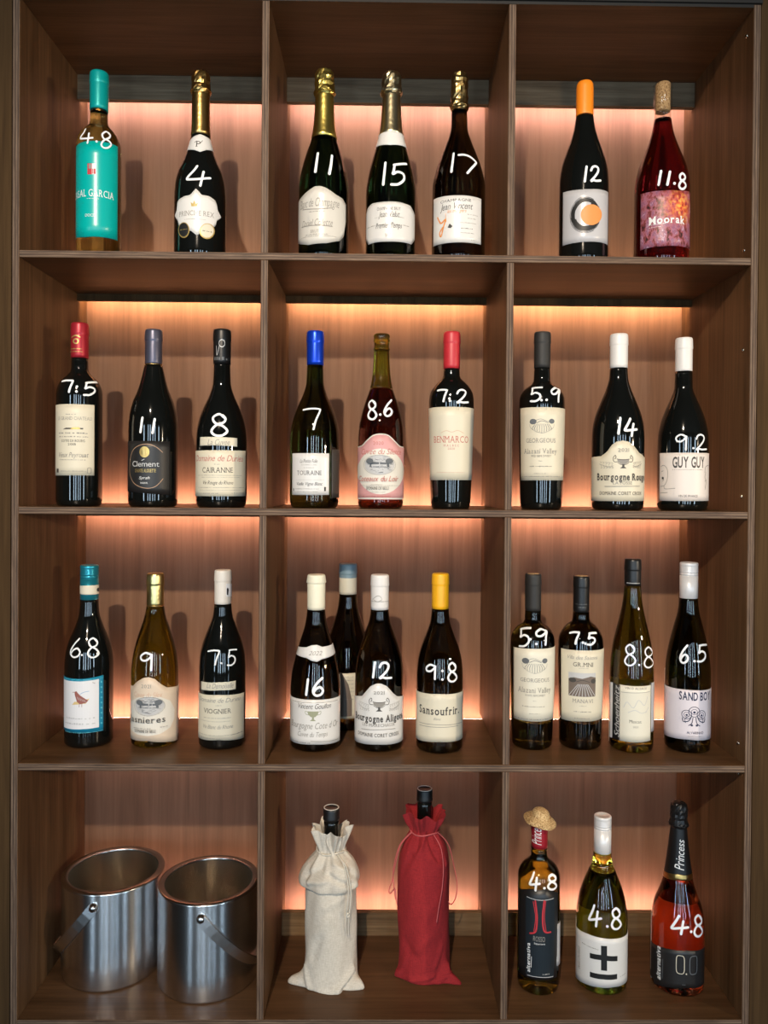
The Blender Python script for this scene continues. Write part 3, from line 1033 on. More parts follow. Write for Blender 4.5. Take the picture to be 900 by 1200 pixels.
      ('L','dark_back_label','side_label',[(49.3,101.4),(93.8,102.2)],[(50.4,18.2),(96.3,17.9)]),
      ('T','La Petite Folie',-30.1,11.4,77.6,6.1,'print_dark','script'),
      ('M',-26.5,10.3,74.0,2.01,'print_grey'),
      ('M',-20.1,3.0,69.2,2.01,'print_grey'),
      ('T','TOURAINE',-38.1,20.7,56.9,7.3,'print_dark','serif'),
      ('M',-40.7,27.9,48.5,0.86,'print_grey'),
      ('T','Vieille Vigne Blanc',-40.5,23.2,39.1,5.6,'print_dark','script'),
      ('M',-43.3,14.4,33.2,2.01,'print_grey'),
      ('M',-46.2,12.6,28.2,1.43,'print_grey'),
      ('P',[(27.2,36.5),(31.3,36.5),(31.4,29.5),(27.3,29.5)],'print_black'),
      ('P',[(-50.8,33.8),(-48.1,33.8),(-48.0,29.0),(-50.7,29.0)],'print_black'),
    ],
  },
  'C5': {
    'x': -0.0079,
    'y': 0.065,
    'row': 2,
    'H': 305.4,
    'cap': ('crown',276.1,14.4,'olive_glass'),
    'glass': 'brownred',
    'prof': [(0,36.9),(11.1,40.1),(117.8,40.1),(140.8,38.9),(163.9,34.6),(186.9,28.0),(209.9,20.2),(235.8,15.9),(255.9,14.4),(277.5,13.5)],
    'price': [[(-20.3,180.2),(-32.2,186.5),(-43.4,181.8),(-35.6,173.2),(-20.6,167.9),(-13.0,160.2),(-19.8,153.7),(-30.3,154.3),(-37.6,160.7),(-32.5,169.2),(-20.4,173.6),(-18.7,179.5),(-24.5,184.3)],[(-2.6,161.3)],[(37.1,187.5),(21.4,180.0),(10.4,170.0),(9.4,163.0),(15.7,158.9),(26.0,161.4),(31.5,167.7),(25.6,172.5),(15.5,169.5),(10.0,164.3)]],
    'fill': 209.9,
    'neckmat': 'olive_glass',
    'items': [
      ('L','pink_label','label',[(-98.4,106.1),(-57.6,107.2),(-39.0,115.3),(-20.6,124.6),(-1.2,127.3),(18.6,124.7),(36.9,114.8),(55.0,106.8),(86.3,106.1)],[(-88.0,15.3),(98.2,15.9)]),
      ('K',[(-88.4,106.7),(-56.0,107.8),(-37.4,116.4),(-19.7,125.1),(-1.2,127.6),(17.8,125.3),(35.9,115.6),(53.6,107.7),(76.2,106.7)],1.73,'paper_print'),
      ('K',[(-78.1,16.7),(0.0,17.6),(88.2,16.7)],2.31,'paper_print'),
      ('P',[(88.2,64.6),(77.6,56.8),(66.3,49.2),(55.2,42.3),(44.1,36.2),(33.0,31.3),(22.0,27.7),(11.0,25.4),(-0.0,24.6),(-11.1,25.3),(-22.1,27.4),(-33.2,31.0),(-44.4,35.8),(-55.8,41.8),(-67.7,48.6),(-88.4,56.2),(-88.3,64.0),(-88.4,71.8),(-68.6,79.2),(-56.7,85.9),(-45.3,91.7),(-34.0,96.5),(-22.9,100.0),(-11.9,102.2),(-0.9,103.0),(10.1,102.3),(21.1,100.2),(32.1,96.8),(43.2,92.1),(54.3,86.4),(65.4,79.7),(76.7,72.4)],'paper_print'),
      ('T','2020',-18.9,6.3,109.4,5.6,'print_redbrown','serif'),
      ('T','Cuvee du Silence',-57.3,59.2,93.2,9.8,'print_redbrown','script'),
      ('G','engraving',-3.4,75.0,54.8,33.4,'print_slate'),
      ('T','Coteaux du Loir',-62.2,44.5,47.0,9.2,'print_redbrown','script'),
      ('M',-21.6,5.0,41.3,1.73,'print_grey'),
      ('M',-56.2,52.8,39.7,1.44,'print_grey'),
      ('T','DOMAINE DE BELLI',-34.3,18.7,32.7,5.0,'print_dark','serif'),
      ('M',-25.8,11.2,28.6,1.44,'print_grey'),
      ('M',-46.0,24.0,21.4,2.59,'print_redbrown'),
    ],
  },
  'C6': {
    'x': 0.1156,
    'y': 0.065,
    'row': 2,
    'H': 310.4,
    'cap': ('plain',245.6,14.7,'crimson_wax'),
    'glass': 'black',
    'prof': [(0,32.9),(14.9,35.1),(101.5,37.4),(188.0,39.4),(199.5,38.2),(211.0,33.1),(221.1,24.4),(231.2,14.9),(246.2,13.8)],
    'price': [[(-43.6,204.4),(-31.3,205.1),(-18.7,204.3),(-17.6,202.2),(-22.0,193.7),(-25.0,184.9)],[(-10.1,189.4)],[(-8.8,185.5)],[(9.2,198.2),(14.6,203.4),(25.1,205.2),(33.0,202.7),(31.1,197.3),(20.7,189.4),(9.1,182.6),(16.2,183.7),(25.4,183.1),(39.5,184.1)]],
    'items': [
      ('L','cream_label','label',[(-88.8,175.6),(70.0,175.1)],[(-99.7,49.8),(89.1,50.3)]),
      ('K',[(-31.6,130.9),(-18.1,134.6),(-3.2,132.1),(11.7,135.0),(28.3,130.6)],0.86,'print_peach'),
      ('T','BENMARCO',-55.0,44.8,114.4,11.2,'print_redbrown','serif'),
      ('T','M A L B E C',-24.6,16.0,107.4,3.7,'print_redbrown','serif'),
      ('T','2020',-13.5,4.6,102.1,3.4,'print_redbrown','serif'),
      ('M',-45.4,31.3,63.4,2.01,'print_peach'),
    ],
  },
  'C7': {
    'x': 0.2754,
    'y': 0.065,
    'row': 2,
    'H': 312.0,
    'cap': ('plain',248.5,14.4,'matte_black_foil'),
    'glass': 'black',
    'prof': [(0,33.5),(10.3,36.3),(73.9,38.0),(177.9,39.7),(195.2,39.1),(206.7,34.0),(215.4,25.5),(222.6,15.0),(250.0,13.6)],
    'price': [[(-40.8,210.3),(-37.8,202.9),(-38.1,199.0),(-29.0,201.3),(-17.8,198.4),(-16.1,192.0),(-26.0,186.8),(-39.7,187.0)],[(-42.2,210.3),(-27.2,210.9),(-12.2,210.9)],[(-12.6,188.0)],[(-0.5,188.6)],[(44.6,208.9),(32.8,211.0),(15.4,205.5),(14.5,199.8),(22.7,199.1),(37.9,205.1),(52.0,209.9),(34.6,198.6),(31.4,186.0)]],
    'items': [
      ('L','cream_label','label',[(-75.5,176.6),(51.0,175.7)],[(-79.2,50.4),(76.6,51.0)]),
      ('L','dark_back_label','side_label',[(76.6,49.5),(96.5,49.5)],[(76.6,19.5),(96.4,19.5)]),
      ('G','vineyard',-11.2,144.6,42.5,26.9,'print_slate'),
      ('T','GEORGEOUS',-51.9,24.3,115.7,7.3,'print_grey','serif'),
      ('T','Alazani Valley',-59.1,29.3,96.9,8.4,'print_grey','serif'),
      ('T','RED SEMI SWEET',-37.0,13.5,91.0,3.4,'print_grey','sans'),
      ('M',-17.4,-9.1,84.3,1.7,'print_grey'),
      ('M',-41.7,14.9,75.1,2.55,'print_grey'),
      ('M',-30.1,-0.3,62.6,1.7,'print_grey'),
      ('M',-69.1,40.9,57.6,2.27,'print_grey'),
    ],
  },
  'C8': {
    'x': 0.4109,
    'y': 0.065,
    'row': 2,
    'H': 309.6,
    'cap': ('plain',249.5,15.5,'white_foil'),
    'glass': 'black',
    'prof': [(0,40.9),(9.5,44.6),(119.5,44.9),(142.6,43.8),(165.7,39.4),(188.9,31.0),(212.0,21.6),(232.2,16.1),(251.0,15.0)],
    'price': [[(-12.4,158.5),(-16.3,131.6)],[(10.4,157.2),(5.2,149.7),(-2.7,138.8),(-0.7,137.0),(9.9,137.7),(25.0,139.2)],[(17.3,148.4),(14.5,139.5),(11.9,127.8)]],
    'pen': 4.14,
    'items': [
      ('L','cream_label','label',[(-105.5,91.8),(-55.2,93.4),(-41.0,100.5),(-30.1,112.1),(-19.8,118.2),(-6.0,119.8),(6.6,117.6),(18.6,110.3),(33.3,99.4),(58.9,92.4)],[(-92.7,15.5),(70.9,16.6)]),
      ('G','goblet',-5.5,83.4,33.3,22.2,'print_dark'),
      ('G','leafspray',-42.6,77.9,26.3,11.1,'print_grey'),
      ('G','leafspray',28.5,78.7,-19.4,11.1,'print_grey'),
      ('T','2021',-16.8,6.8,100.8,5.6,'print_grey','serif'),
      ('T','Bourgogne Rouge',-64.4,55.8,52.1,11.7,'print_dark','black'),
      ('T','LA FOSSE',-26.5,13.6,44.8,5.6,'print_grey','serif'),
      ('K',[(-44.1,41.2),(34.7,42.2)],0.83,'print_grey'),
      ('T','DOMAINE CORET CROIX',-56.6,41.5,26.9,5.6,'print_dark','serif'),
      ('M',-106.1,-92.7,255.8,2.22,'print_grey'),
    ],
  },
  'C9': {
    'x': 0.5262,
    'y': 0.065,
    'row': 2,
    'H': 304.1,
    'cap': ('plain',243.4,14.6,'white_foil'),
    'glass': 'black',
    'prof': [(0,38.8),(10.4,42.7),(103.1,42.7),(129.1,42.2),(152.3,38.4),(175.4,31.1),(198.6,21.1),(215.9,15.4),(244.8,14.6)],
    'price': [[(-16.5,128.4),(-26.5,131.2),(-35.7,126.5),(-34.4,120.5),(-25.7,119.3),(-16.4,124.9),(-14.5,128.9),(-14.9,118.1),(-15.3,104.6)],[(0.9,107.7)],[(8.0,123.5),(11.9,129.3),(20.7,131.1),(28.4,128.1),(28.4,122.1),(18.8,113.2),(8.0,105.5),(14.5,106.6),(23.3,105.7),(37.9,106.6)]],
    'pen': 2.88,
    'items': [
      ('L','pale_pink_label','label',[(-83.9,100.2),(66.8,100.1)],[(-81.4,16.6),(66.7,17.5)]),
      ('T','GUY GUY',-43.9,32.0,74.6,18.8,'print_dark','cond'),
      ('M',-43.9,28.0,71.0,2.16,'print_grey'),
      ('T','VIN DE FRANCE',-30.2,13.1,23.8,3.9,'print_dark','sans'),
      ('K',[(-77.3,76.5),(-65.8,78.6),(-56.2,70.5),(-56.8,53.4),(-65.1,43.4),(-77.8,41.9)],0.95,'print_grey'),
      ('K',[(-73.9,67.8),(-68.2,69.2)],0.95,'print_grey'),
      ('K',[(-70.7,56.3),(-66.3,53.4),(-70.6,51.1)],0.95,'print_grey'),
      ('K',[(-65.1,43.4),(-62.5,37.7),(-37.7,38.7)],0.95,'print_grey'),
      ('K',[(-77.5,30.4),(-55.5,31.2)],0.95,'print_grey'),
      ('K',[(34.1,66.5),(37.2,76.4),(52.0,78.9)],0.95,'print_grey'),
      ('K',[(34.5,51.0),(39.4,53.8)],0.95,'print_grey'),
      ('K',[(37.5,66.6),(34.3,58.0),(39.4,51.0),(34.9,36.9)],0.95,'print_grey'),
      ('P',[(-65.9,56.3),(-66.4,54.9),(-68.0,54.1),(-70.0,54.1),(-71.8,55.0),(-72.5,56.3),(-71.8,57.7),(-70.1,58.5),(-68.1,58.5),(-66.5,57.6)],'print_dark'),
    ],
  },
  'D1': {
    'x': -0.5344,
    'y': 0.1084,
    'row': 3,
    'H': 321.6,
    'cap': ('screw',259.7,15.9,'teal_metal'),
    'glass': 'black',
    'prof': [(0,37.5),(6.0,41.8),(138.7,41.8),(160.4,40.4),(185.2,34.6),(210.1,24.5),(234.9,17.3),(261.2,15.6)],
    'price': [[(-9.4,193.8),(-20.4,185.9),(-29.8,174.4),(-27.3,166.8),(-16.6,162.7),(-5.3,165.6),(-2.2,172.4),(-10.8,177.9),(-21.8,174.3),(-27.1,168.4)],[(3.6,166.9)],[(41.7,187.8),(32.5,194.2),(20.2,190.0),(23.3,181.7),(36.7,175.9),(43.4,167.7),(34.0,161.9),(23.1,162.9),(17.5,169.4),(24.8,177.7),(38.9,181.4),(43.3,187.0),(39.2,191.9)]],
    'pen': 2.88,
    'items': [
      ('L','cream_label','cap_band',[(-59.2,285.3),(28.9,286.2),(129.9,285.2)],[(-58.8,270.0),(29.1,269.4),(129.9,269.1)]),
      ('P',[(109.9,276.3),(109.9,274.4),(110.0,273.1),(91.4,273.0),(77.7,274.0),(70.5,275.6),(68.0,277.5),(70.4,279.3),(77.6,280.4),(91.1,280.4),(110.0,279.6),(109.9,278.1)],'print_dark'),
      ('L','blue_foil_label','label',[(-75.8,124.9),(7.0,125.0),(54.8,127.7)],[(-75.8,30.1),(7.5,30.3),(55.4,28.4)]),
      ('P',[(-67.8,119.9),(7.1,120.8),(43.2,122.3),(43.7,36.5),(7.5,36.4),(-57.2,34.5)],'white_print'),
      ('G','bird',-0.0,88.3,33.2,31.7,'print_bird'),
      ('M',-40.0,34.5,55.1,4.62,'print_pale'),
      ('M',-44.3,34.6,45.9,5.77,'print_pale'),
      ('K',[(28.3,117.8),(33.4,116.1)],0.87,'print_grey'),
      ('M',-45.1,53.4,123.6,2.31,'print_teal_light'),
      ('M',-44.1,54.0,30.1,2.31,'print_teal_light'),
      ('P',[(51.1,116.1),(50.5,114.9),(48.9,114.6),(47.3,115.3),(46.7,116.7),(47.3,117.9),(48.9,118.2),(50.4,117.5)],'print_teal_light'),
      ('P',[(51.2,106.9),(50.5,105.7),(48.9,105.4),(47.4,106.2),(46.7,107.6),(47.3,108.8),(48.9,109.1),(50.5,108.3)],'print_teal_light'),
      ('P',[(51.2,97.8),(50.6,96.6),(49.0,96.3),(47.4,97.0),(46.8,98.4),(47.4,99.6),(49.0,99.9),(50.6,99.2)],'print_teal_light'),
      ('P',[(51.3,88.6),(50.6,87.4),(49.0,87.1),(47.5,87.9),(46.8,89.3),(47.5,90.5),(49.0,90.8),(50.6,90.0)],'print_teal_light'),
      ('P',[(51.3,79.5),(50.7,78.3),(49.1,78.0),(47.5,78.8),(46.9,80.1),(47.5,81.3),(49.1,81.6),(50.7,80.9)],'print_teal_light'),
      ('P',[(51.4,70.3),(50.7,69.1),(49.1,68.8),(47.6,69.6),(46.9,71.0),(47.6,72.2),(49.1,72.5),(50.7,71.7)],'print_teal_light'),
      ('P',[(51.4,61.1),(50.8,60.0),(49.2,59.7),(47.6,60.5),(47.0,61.9),(47.6,63.1),(49.2,63.3),(50.8,62.5)],'print_teal_light'),
      ('P',[(51.5,52.0),(50.8,50.8),(49.2,50.5),(47.7,51.3),(47.0,52.7),(47.7,53.9),(49.2,54.2),(50.8,53.4)],'print_teal_light'),
      ('P',[(51.6,42.8),(50.9,41.6),(49.3,41.4),(47.7,42.2),(47.1,43.6),(47.7,44.8),(49.3,45.0),(50.9,44.2)],'print_teal_light'),
    ],
  },
  'D2': {
    'x': -0.416,
    'y': 0.1106,
    'row': 3,
    'H': 307.5,
    'cap': ('plain',247.6,15.2,'gold_crinkle'),
    'glass': 'olive',
    'prof': [(0,37.1),(6.0,41.6),(126.3,41.6),(154.3,39.2),(179.2,34.2),(204.1,26.7),(228.9,18.7),(249.1,14.9)],
    'price': [[(5.4,167.2),(-8.6,170.1),(-21.2,164.3),(-17.9,157.8),(-5.9,157.1),(5.7,163.4),(8.0,167.8),(7.9,155.9),(7.6,140.6)]],
    'capband': 'gold_foil',
    'items': [
      ('L','beige_label','label',[(-80.1,105.8),(-45.2,109.5),(-28.3,119.4),(-11.0,126.6),(1.8,128.0),(15.9,124.6),(30.0,114.6),(45.3,106.8),(87.1,102.7)],[(-80.1,12.7),(0.5,15.0),(104.6,2.1)]),
      ('P',[(-60.4,79.0),(-28.0,90.3),(-0.0,95.7),(28.1,92.3),(55.3,81.7),(70.7,63.5),(68.8,46.9),(55.7,34.1),(28.5,26.1),(0.4,24.0),(-27.5,25.4),(-59.1,30.1)],'paper_print'),
      ('T','2021',-16.8,8.0,108.6,6.1,'print_grey','serif'),
      ('T','Cuvee du Silex',-40.9,34.4,91.8,9.0,'print_peach','script'),
      ('G','engraving',2.1,76.6,53.5,32.7,'print_slate'),
      ('T','Jasnieres',-54.8,40.3,47.3,10.6,'print_dark','serif'),
      ('M',-36.8,8.4,37.6,2.08,'print_grey'),
      ('M',28.5,45.8,38.9,2.08,'print_grey'),
      ('T','DOMAINE DE BELLI',-33.4,18.5,30.0,5.2,'print_dark','serif'),
    ],
  },
  'D3': {
    'x': -0.292,
    'y': 0.1038,
    'row': 3,
    'H': 315.0,
    'cap': ('plain',252.5,15.1,'ivory_foil'),
    'glass': 'black',
    'prof': [(0,36.9),(6.0,41.7),(131.6,41.7),(159.5,40.2),(184.3,34.8),(209.1,25.7),(233.9,17.2),(254.0,15.1)],
    'price': [[(-28.5,174.2),(-13.4,176.5),(1.9,176.2),(3.0,173.8),(-2.8,163.3),(-6.3,152.0)],[(8.5,154.9)],[(29.6,175.9),(27.6,168.5),(26.1,164.4),(33.5,166.7),(41.9,163.2),(42.4,156.0),(33.6,150.5),(23.4,151.0)],[(28.8,176.0),(38.9,176.4),(50.4,175.6)]],
    'pen': 2.7,
    'items': [
      ('P',[(31.6,291.3),(100.8,289.6),(100.8,266.4),(32.1,268.3)],'white_print'),
      ('P',[(36.7,282.0),(44.5,284.3),(51.8,280.1),(47.7,270.1),(37.0,271.3)],'print_black'),
      ('L','cream_label','strip_label',[(-49.8,119.2),(2.8,121.3),(45.3,121.3)],[(-49.6,104.6),(2.9,106.9),(45.5,106.1)]),
      ('T','La Demoiselle',-28.6,38.3,110.2,9.0,'print_grey','script'),
      ('L','cream_label','label',[(-82.8,96.3),(3.0,99.1),(76.5,95.4)],[(-82.8,15.3),(3.6,19.5),(78.1,13.6)]),
      ('T','Domaine de Durieu',-57.3,59.6,85.2,7.8,'print_grey','script'),
      ('M',-5.2,9.2,80.3,2.12,'print_grey'),
      ('T','VIOGNIER',-36.8,32.9,65.9,8.2,'print_dark','serif'),
      ('M',-36.7,32.0,57.9,2.12,'print_grey'),
      ('M',-47.2,32.1,51.8,1.51,'print_grey'),
      ('T','Vin Blanc du Rhone',-41.0,37.6,38.8,6.7,'print_grey','script'),
      ('M',-56.3,67.1,27.3,2.12,'print_grey'),
      ('M',-51.0,7.6,21.6,2.12,'print_grey'),
      ('M',32.3,71.3,26.9,2.72,'print_grey'),
    ],
  },
  'D4': {
    'x': -0.1225,
    'y': 0.0965,
    'row': 3,
    'H': 308.5,
    'cap': ('plainlip',245.9,16.3,'ivory_wax'),
    'glass': 'brown_dark',
    'prof': [(0,39.9),(6.0,45.1),(100.2,45.1),(128.0,43.0),(158.9,36.8),(189.8,28.2),(220.6,19.0),(247.8,15.3)],
    'price': [[(-13.1,129.3),(-16.1,102.7)],[(19.9,131.4),(9.2,124.3),(0.4,113.9),(0.0,106.3),(6.7,101.7),(16.7,103.8),(20.6,110.2),(14.3,116.0),(5.4,113.2),(0.5,107.8)]],
    'pen': 4.14,
    'items': [
      ('L','white_label','neck_label',[(-84.0,179.1),(-27.9,182.4),(-9.8,186.5),(8.1,187.2),(25.7,183.3),(83.2,183.9),(93.2,184.4)],[(-57.6,166.0),(-22.6,164.7),(-6.5,160.4),(7.6,158.8),(22.4,162.8),(61.3,165.9),(93.2,167.7)]),
      ('T','2022',-17.0,24.3,169.6,7.1,'print_grey','script'),
      ('L','white_label','label',[(-87.5,92.8),(0.1,94.4),(76.6,92.5)],[(-87.5,13.1),(0.7,16.0),(79.3,11.9)]),
      ('K',[(-57.4,87.7),(0.1,89.0),(63.8,87.5)],0.92,'print_grey'),
      ('T','Vincent Gouillon',-38.8,41.5,77.9,9.0,'print_dark','script'),
      ('G','cup',-0.8,67.4,27.0,21.5,'print_sage'),
      ('T','Bourgogne Cote d Or',-61.0,63.1,42.9,11.1,'print_grey','script'),
      ('T','Cuvee du Temps',-38.3,32.9,29.1,8.4,'print_grey','script'),
      ('M',-56.1,-7.0,18.2,2.76,'print_grey'),
      ('K',[(-5.0,21.9),(65.0,17.6)],0.92,'print_grey'),
    ],
  },
  'D5': {
    'x': -0.0702,
    'y': 0.215,
    'row': 3,
    'H': 316.6,
    'cap': ('plain',257.1,17.4,'grey_cream_foil'),
    'glass': 'brown_dark',
    'prof': [(0,41.8),(21.7,45.5),(119.0,45.5),(145.8,43.4),(172.7,37.4),(199.5,28.4),(233.0,19.4),(257.1,16.7)],
    'price': [],
    'items': [
      ('L','cream_label','label',[(-39.9,110.7),(28.4,112.2)],[(-38.9,23.9),(29.3,25.5)]),
      ('M',-3.2,17.4,105.2,2.01,'print_grey'),
      ('M',-3.1,17.5,98.1,2.01,'print_grey'),
      ('M',-3.1,17.6,90.9,2.01,'print_grey'),
      ('M',-3.0,17.6,83.8,2.01,'print_grey'),
      ('M',-2.9,17.7,76.6,2.01,'print_grey'),
      ('M',-2.9,17.8,69.4,2.01,'print_grey'),
      ('M',-2.8,17.8,62.3,2.01,'print_grey'),
      ('P',[(-39.9,110.7),(-11.6,113.1),(5.1,90.6),(13.6,61.0),(13.9,30.0),(-39.0,27.2)],'print_taupe'),
    ],
  },
  'D6': {
    'x': -0.0079,
    'y': 0.0963,
    'row': 3,
    'H': 309.2,
    'cap': ('plain',246.6,16.3,'white_foil'),
    'glass': 'brown_dark',
    'prof': [(0,38.5),(6.0,43.5),(128.6,43.5),(153.3,41.6),(178.1,35.5),(202.8,27.1),(227.5,18.5),(249.1,15.4)],
    'price': [[(-10.4,159.4),(-13.9,133.5)],[(1.1,151.5),(5.4,157.4),(14.3,158.8),(21.5,155.3),(21.1,149.0),(12.3,140.4),(1.3,132.7),(8.1,133.7),(16.3,132.3),(28.1,132.0)]],
    'pen': 3.96,
    'items': [
      ('K',[(-49.8,265.3),(-9.9,272.9),(13.1,266.2),(-15.4,262.1),(-41.6,265.6)],0.93,'print_grey'),
      ('M',-59.7,68.0,262.5,2.78,'print_grey'),
      ('L','white_label','label',[(-93.3,90.0),(-43.5,97.6),(-33.3,105.9),(-20.0,117.7),(-5.9,122.8),(4.0,122.9),(18.1,117.9),(33.8,104.5),(47.2,96.7),(78.1,92.3)],[(-80.1,12.1),(-2.9,15.9),(88.1,12.6)]),
      ('G','goblet',0.4,85.5,35.5,23.1,'print_dark'),
      ('G','leafspray',-38.0,80.3,23.1,13.9,'print_grey'),
      ('G','leafspray',39.1,80.4,-23.1,13.9,'print_grey'),
      ('T','2021',-12.5,12.9,104.0,5.4,'print_grey','serif'),
      ('T','Bourgogne Aligote',-65.7,67.7,55.5,12.0,'print_dark','black'),
      ('T','LES MARECHAUX',-40.1,38.6,47.1,5.4,'print_grey','serif'),
      ('K',[(-42.7,40.3),(0.8,42.3),(39.6,41.6)],0.93,'print_grey'),
      ('T','DOMAINE CORET CROIX',-53.6,51.6,29.1,6.0,'print_dark','serif'),
    ],
  },
  'D7': {
    'x': 0.1008,
    'y': 0.0871,
    'row': 3,
    'H': 313.1,
    'cap': ('plain',249.6,15.3,'yellow_wax'),
    'glass': 'brown_dark',
    'prof': [(0,37.3),(6.0,41.6),(126.8,41.6),(154.4,39.8),(179.0,34.3),(203.6,25.1),(228.2,17.4),(251.2,15.0)],
    'price': [[(-17.5,155.0),(-28.5,156.7),(-38.5,151.3),(-36.7,145.9),(-27.0,145.8),(-17.4,151.7),(-15.5,155.6),(-15.7,145.5),(-15.9,132.8)],[(1.8,147.4)],[(1.9,132.7)],[(36.4,153.6),(28.9,160.0),(18.9,155.8),(21.0,147.7),(32.7,141.9),(39.6,133.8),(30.5,128.2),(20.4,129.2),(15.8,135.6),(22.1,143.7),(34.5,147.3),(37.9,152.9),(34.2,157.7)]],
    'items': [
      ('L','cream_label','label',[(-100.9,103.4),(-6.1,106.8),(81.5,105.0)],[(-90.8,17.6),(-5.1,23.2),(91.7,20.1)]),
      ('T','Sansoufrir.',-60.8,49.6,70.1,14.0,'print_dark','serifbold'),
      ('T','Blanc',-18.8,-0.7,61.0,3.9,'print_grey','script'),
      ('K',[(-60.5,51.5),(-5.5,53.1),(63.4,51.2)],0.92,'print_grey'),
      ('K',[(-60.4,47.0),(-5.4,48.9),(46.4,48.3)],0.92,'print_grey'),
    ],
  },
  'D8': {
    'x': 0.2709,
    'y': 0.1031,
    'row': 3,
    'H': 311.7,
    'cap': ('plaincork',244.9,14.6,'matte_black_foil'),
    'glass': 'olive_dark',
    'prof': [(0,32.9),(6.0,36.0),(58.2,37.8),(179.6,39.4),(195.2,38.7),(207.6,34.2),(218.5,24.4),(224.7,14.9),(246.5,14.3)],
    'price': [[(-52.6,214.2),(-45.5,206.3),(-45.3,201.4),(-35.9,205.4),(-23.7,202.9),(-21.2,195.0),(-31.3,187.0),(-45.8,185.3)],[(-54.1,214.1),(-37.9,216.3),(-20.3,217.2)],[(-17.1,199.2)],[(-2.3,191.7)],[(33.4,212.6),(17.9,215.6),(0.3,211.4),(0.5,205.9),(11.5,204.8),(28.8,209.6),(38.4,212.9),(26.5,203.2),(22.3,189.7)]],
    'items': [
      ('L','white_cream_label','label',[(-70.0,180.7),(-11.0,182.9),(59.0,182.5)],[(-71.0,52.4),(-9.1,53.4),(77.1,53.5)]),
      ('G','vineyard',-5.3,153.0,45.8,29.0,'print_slate'),
      ('T','GEORGEOUS',-42.7,35.7,123.5,6.7,'print_grey','serif'),
      ('T','Alazani Valley',-49.3,42.3,104.4,9.1,'print_grey','serif'),
      ('T','WHITE SEMI SWEET',-30.2,23.5,98.0,3.4,'print_grey','sans'),
      ('M',-9.7,0.2,90.0,1.53,'print_grey'),
      ('M',-37.4,25.1,79.9,2.75,'print_grey'),
      ('M',-18.3,11.5,67.3,1.83,'print_grey'),
      ('M',-62.3,54.3,57.1,2.44,'print_grey'),
    ],
  },
  'D9': {
    'x': 0.3591,
    'y': 0.1046,
    'row': 3,
    'H': 308.0,
    'cap': ('plaincork',241.4,14.5,'black_foil'),
    'glass': 'brown_dark',
    'prof': [(0,33.8),(6.0,37.4),(58.2,38.6),(176.6,40.4),(195.3,39.2),(207.8,33.8),(218.7,25.6),(226.5,15.7),(243.0,14.5)],
    'price': [[(-48.0,208.2),(-35.6,210.2),(-21.4,210.5),(-20.3,208.7),(-25.1,200.2),(-27.7,191.0)],[(-9.7,194.0)],[(-3.7,192.6)],[(11.1,209.2),(7.7,203.9),(5.7,200.9),(13.8,202.7),(22.3,200.4),(21.2,195.4),(12.3,191.0),(2.2,191.0)],[(10.3,209.2),(22.0,209.7),(35.7,209.3)]],
    'items': [
      ('M',-58.7,44.4,258.1,2.41,'print_dullsilver'),
      ('M',-37.0,18.7,252.6,3.62,'print_dullsilver'),
      ('L','cream_label','label',[(-71.6,178.5),(-13.0,180.1),(57.9,179.8)],[(-72.7,50.5),(-11.1,53.5),(73.6,54.2)]),
      ('T','Villa des Saisons',-51.0,30.3,163.8,6.7,'print_grey','script'),
      ('T','GR.MNI',-33.1,17.7,151.1,7.3,'print_dark','serif'),
      ('M',-18.9,4.6,148.2,1.51,'print_grey'),
      ('G','photo',-10.0,118.8,49.8,42.2,'print_taupe'),
      ('T','MANAVI',-33.6,18.2,86.6,6.7,'print_grey','serif'),
      ('M',-15.9,0.7,81.4,1.81,'print_grey'),
      ('M',-31.2,13.6,70.9,2.71,'print_grey'),
      ('M',-28.8,9.1,58.9,2.41,'print_grey'),
    ],
  },
  'D10': {
    'x': 0.4482,
    'y': 0.0908,
    'row': 3,
    'H': 341.3,
    'cap': ('plain',292.9,14.7,'black_foil'),
    'glass': 'olive_mid',
    'prof': [(0,33.6),(6.1,38.4),(122.8,38.4),(154.3,37.2),(185.8,33.6),(214.2,27.6),(242.5,21.0),(267.7,16.5),(294.5,14.4)],
    'price': [[(-13.4,186.0),(-23.4,192.0),(-34.8,186.0),(-30.8,177.2),(-16.5,172.6),(-8.8,164.6),(-17.8,157.0),(-29.7,156.7),(-36.3,163.0),(-29.0,173.0),(-14.9,178.8),(-11.7,185.4),(-16.6,190.2)],[(0.6,157.7)],[(51.7,179.3),(36.6,187.0),(21.4,182.5),(23.7,173.6),(40.9,167.1),(53.1,157.7),(35.3,152.4),(21.0,153.7),(15.5,160.6),(24.8,169.4),(45.5,172.8),(55.7,178.2),(46.5,184.1)]],
    'pen': 2.7,
    'items': [
      ('M',-58.4,35.1,298.6,3.6,'print_silver'),
      ('L','black_label','side_label',[(-91.2,118.8),(-48.6,119.2)],[(-87.4,19.8),(-46.9,21.6)]),
      ('P',[(-90.7,117.8),(-73.5,119.8),(-74.1,20.4),(-88.7,18.8)],'white_print'),
      ('V','Schoenheitz',-49.1,25.3,-50.7,118.0,16.2,'print_silver','script'),
      ('L','white_cream_label','label',[(-48.7,119.9),(-9.5,120.2),(39.1,120.6)],[(-50.0,20.5),(-7.9,21.3),(35.5,22.2)]),
      ('L','grey_label','back_label',[(42.7,123.9),(72.9,122.0)],[(45.6,36.9),(85.1,34.5)]),
      ('T','VIN D ALSACE',-35.0,22.3,114.1,3.7,'print_dark','serif'),
      ('K',[(-45.4,107.3),(-9.3,108.5),(33.3,109.5)],0.75,'print_grey'),
      ('T','Muscat',-22.5,7.6,55.1,5.2,'print_dark','serif'),
      ('T','2020',-13.6,-0.2,46.6,3.0,'print_grey','serif'),
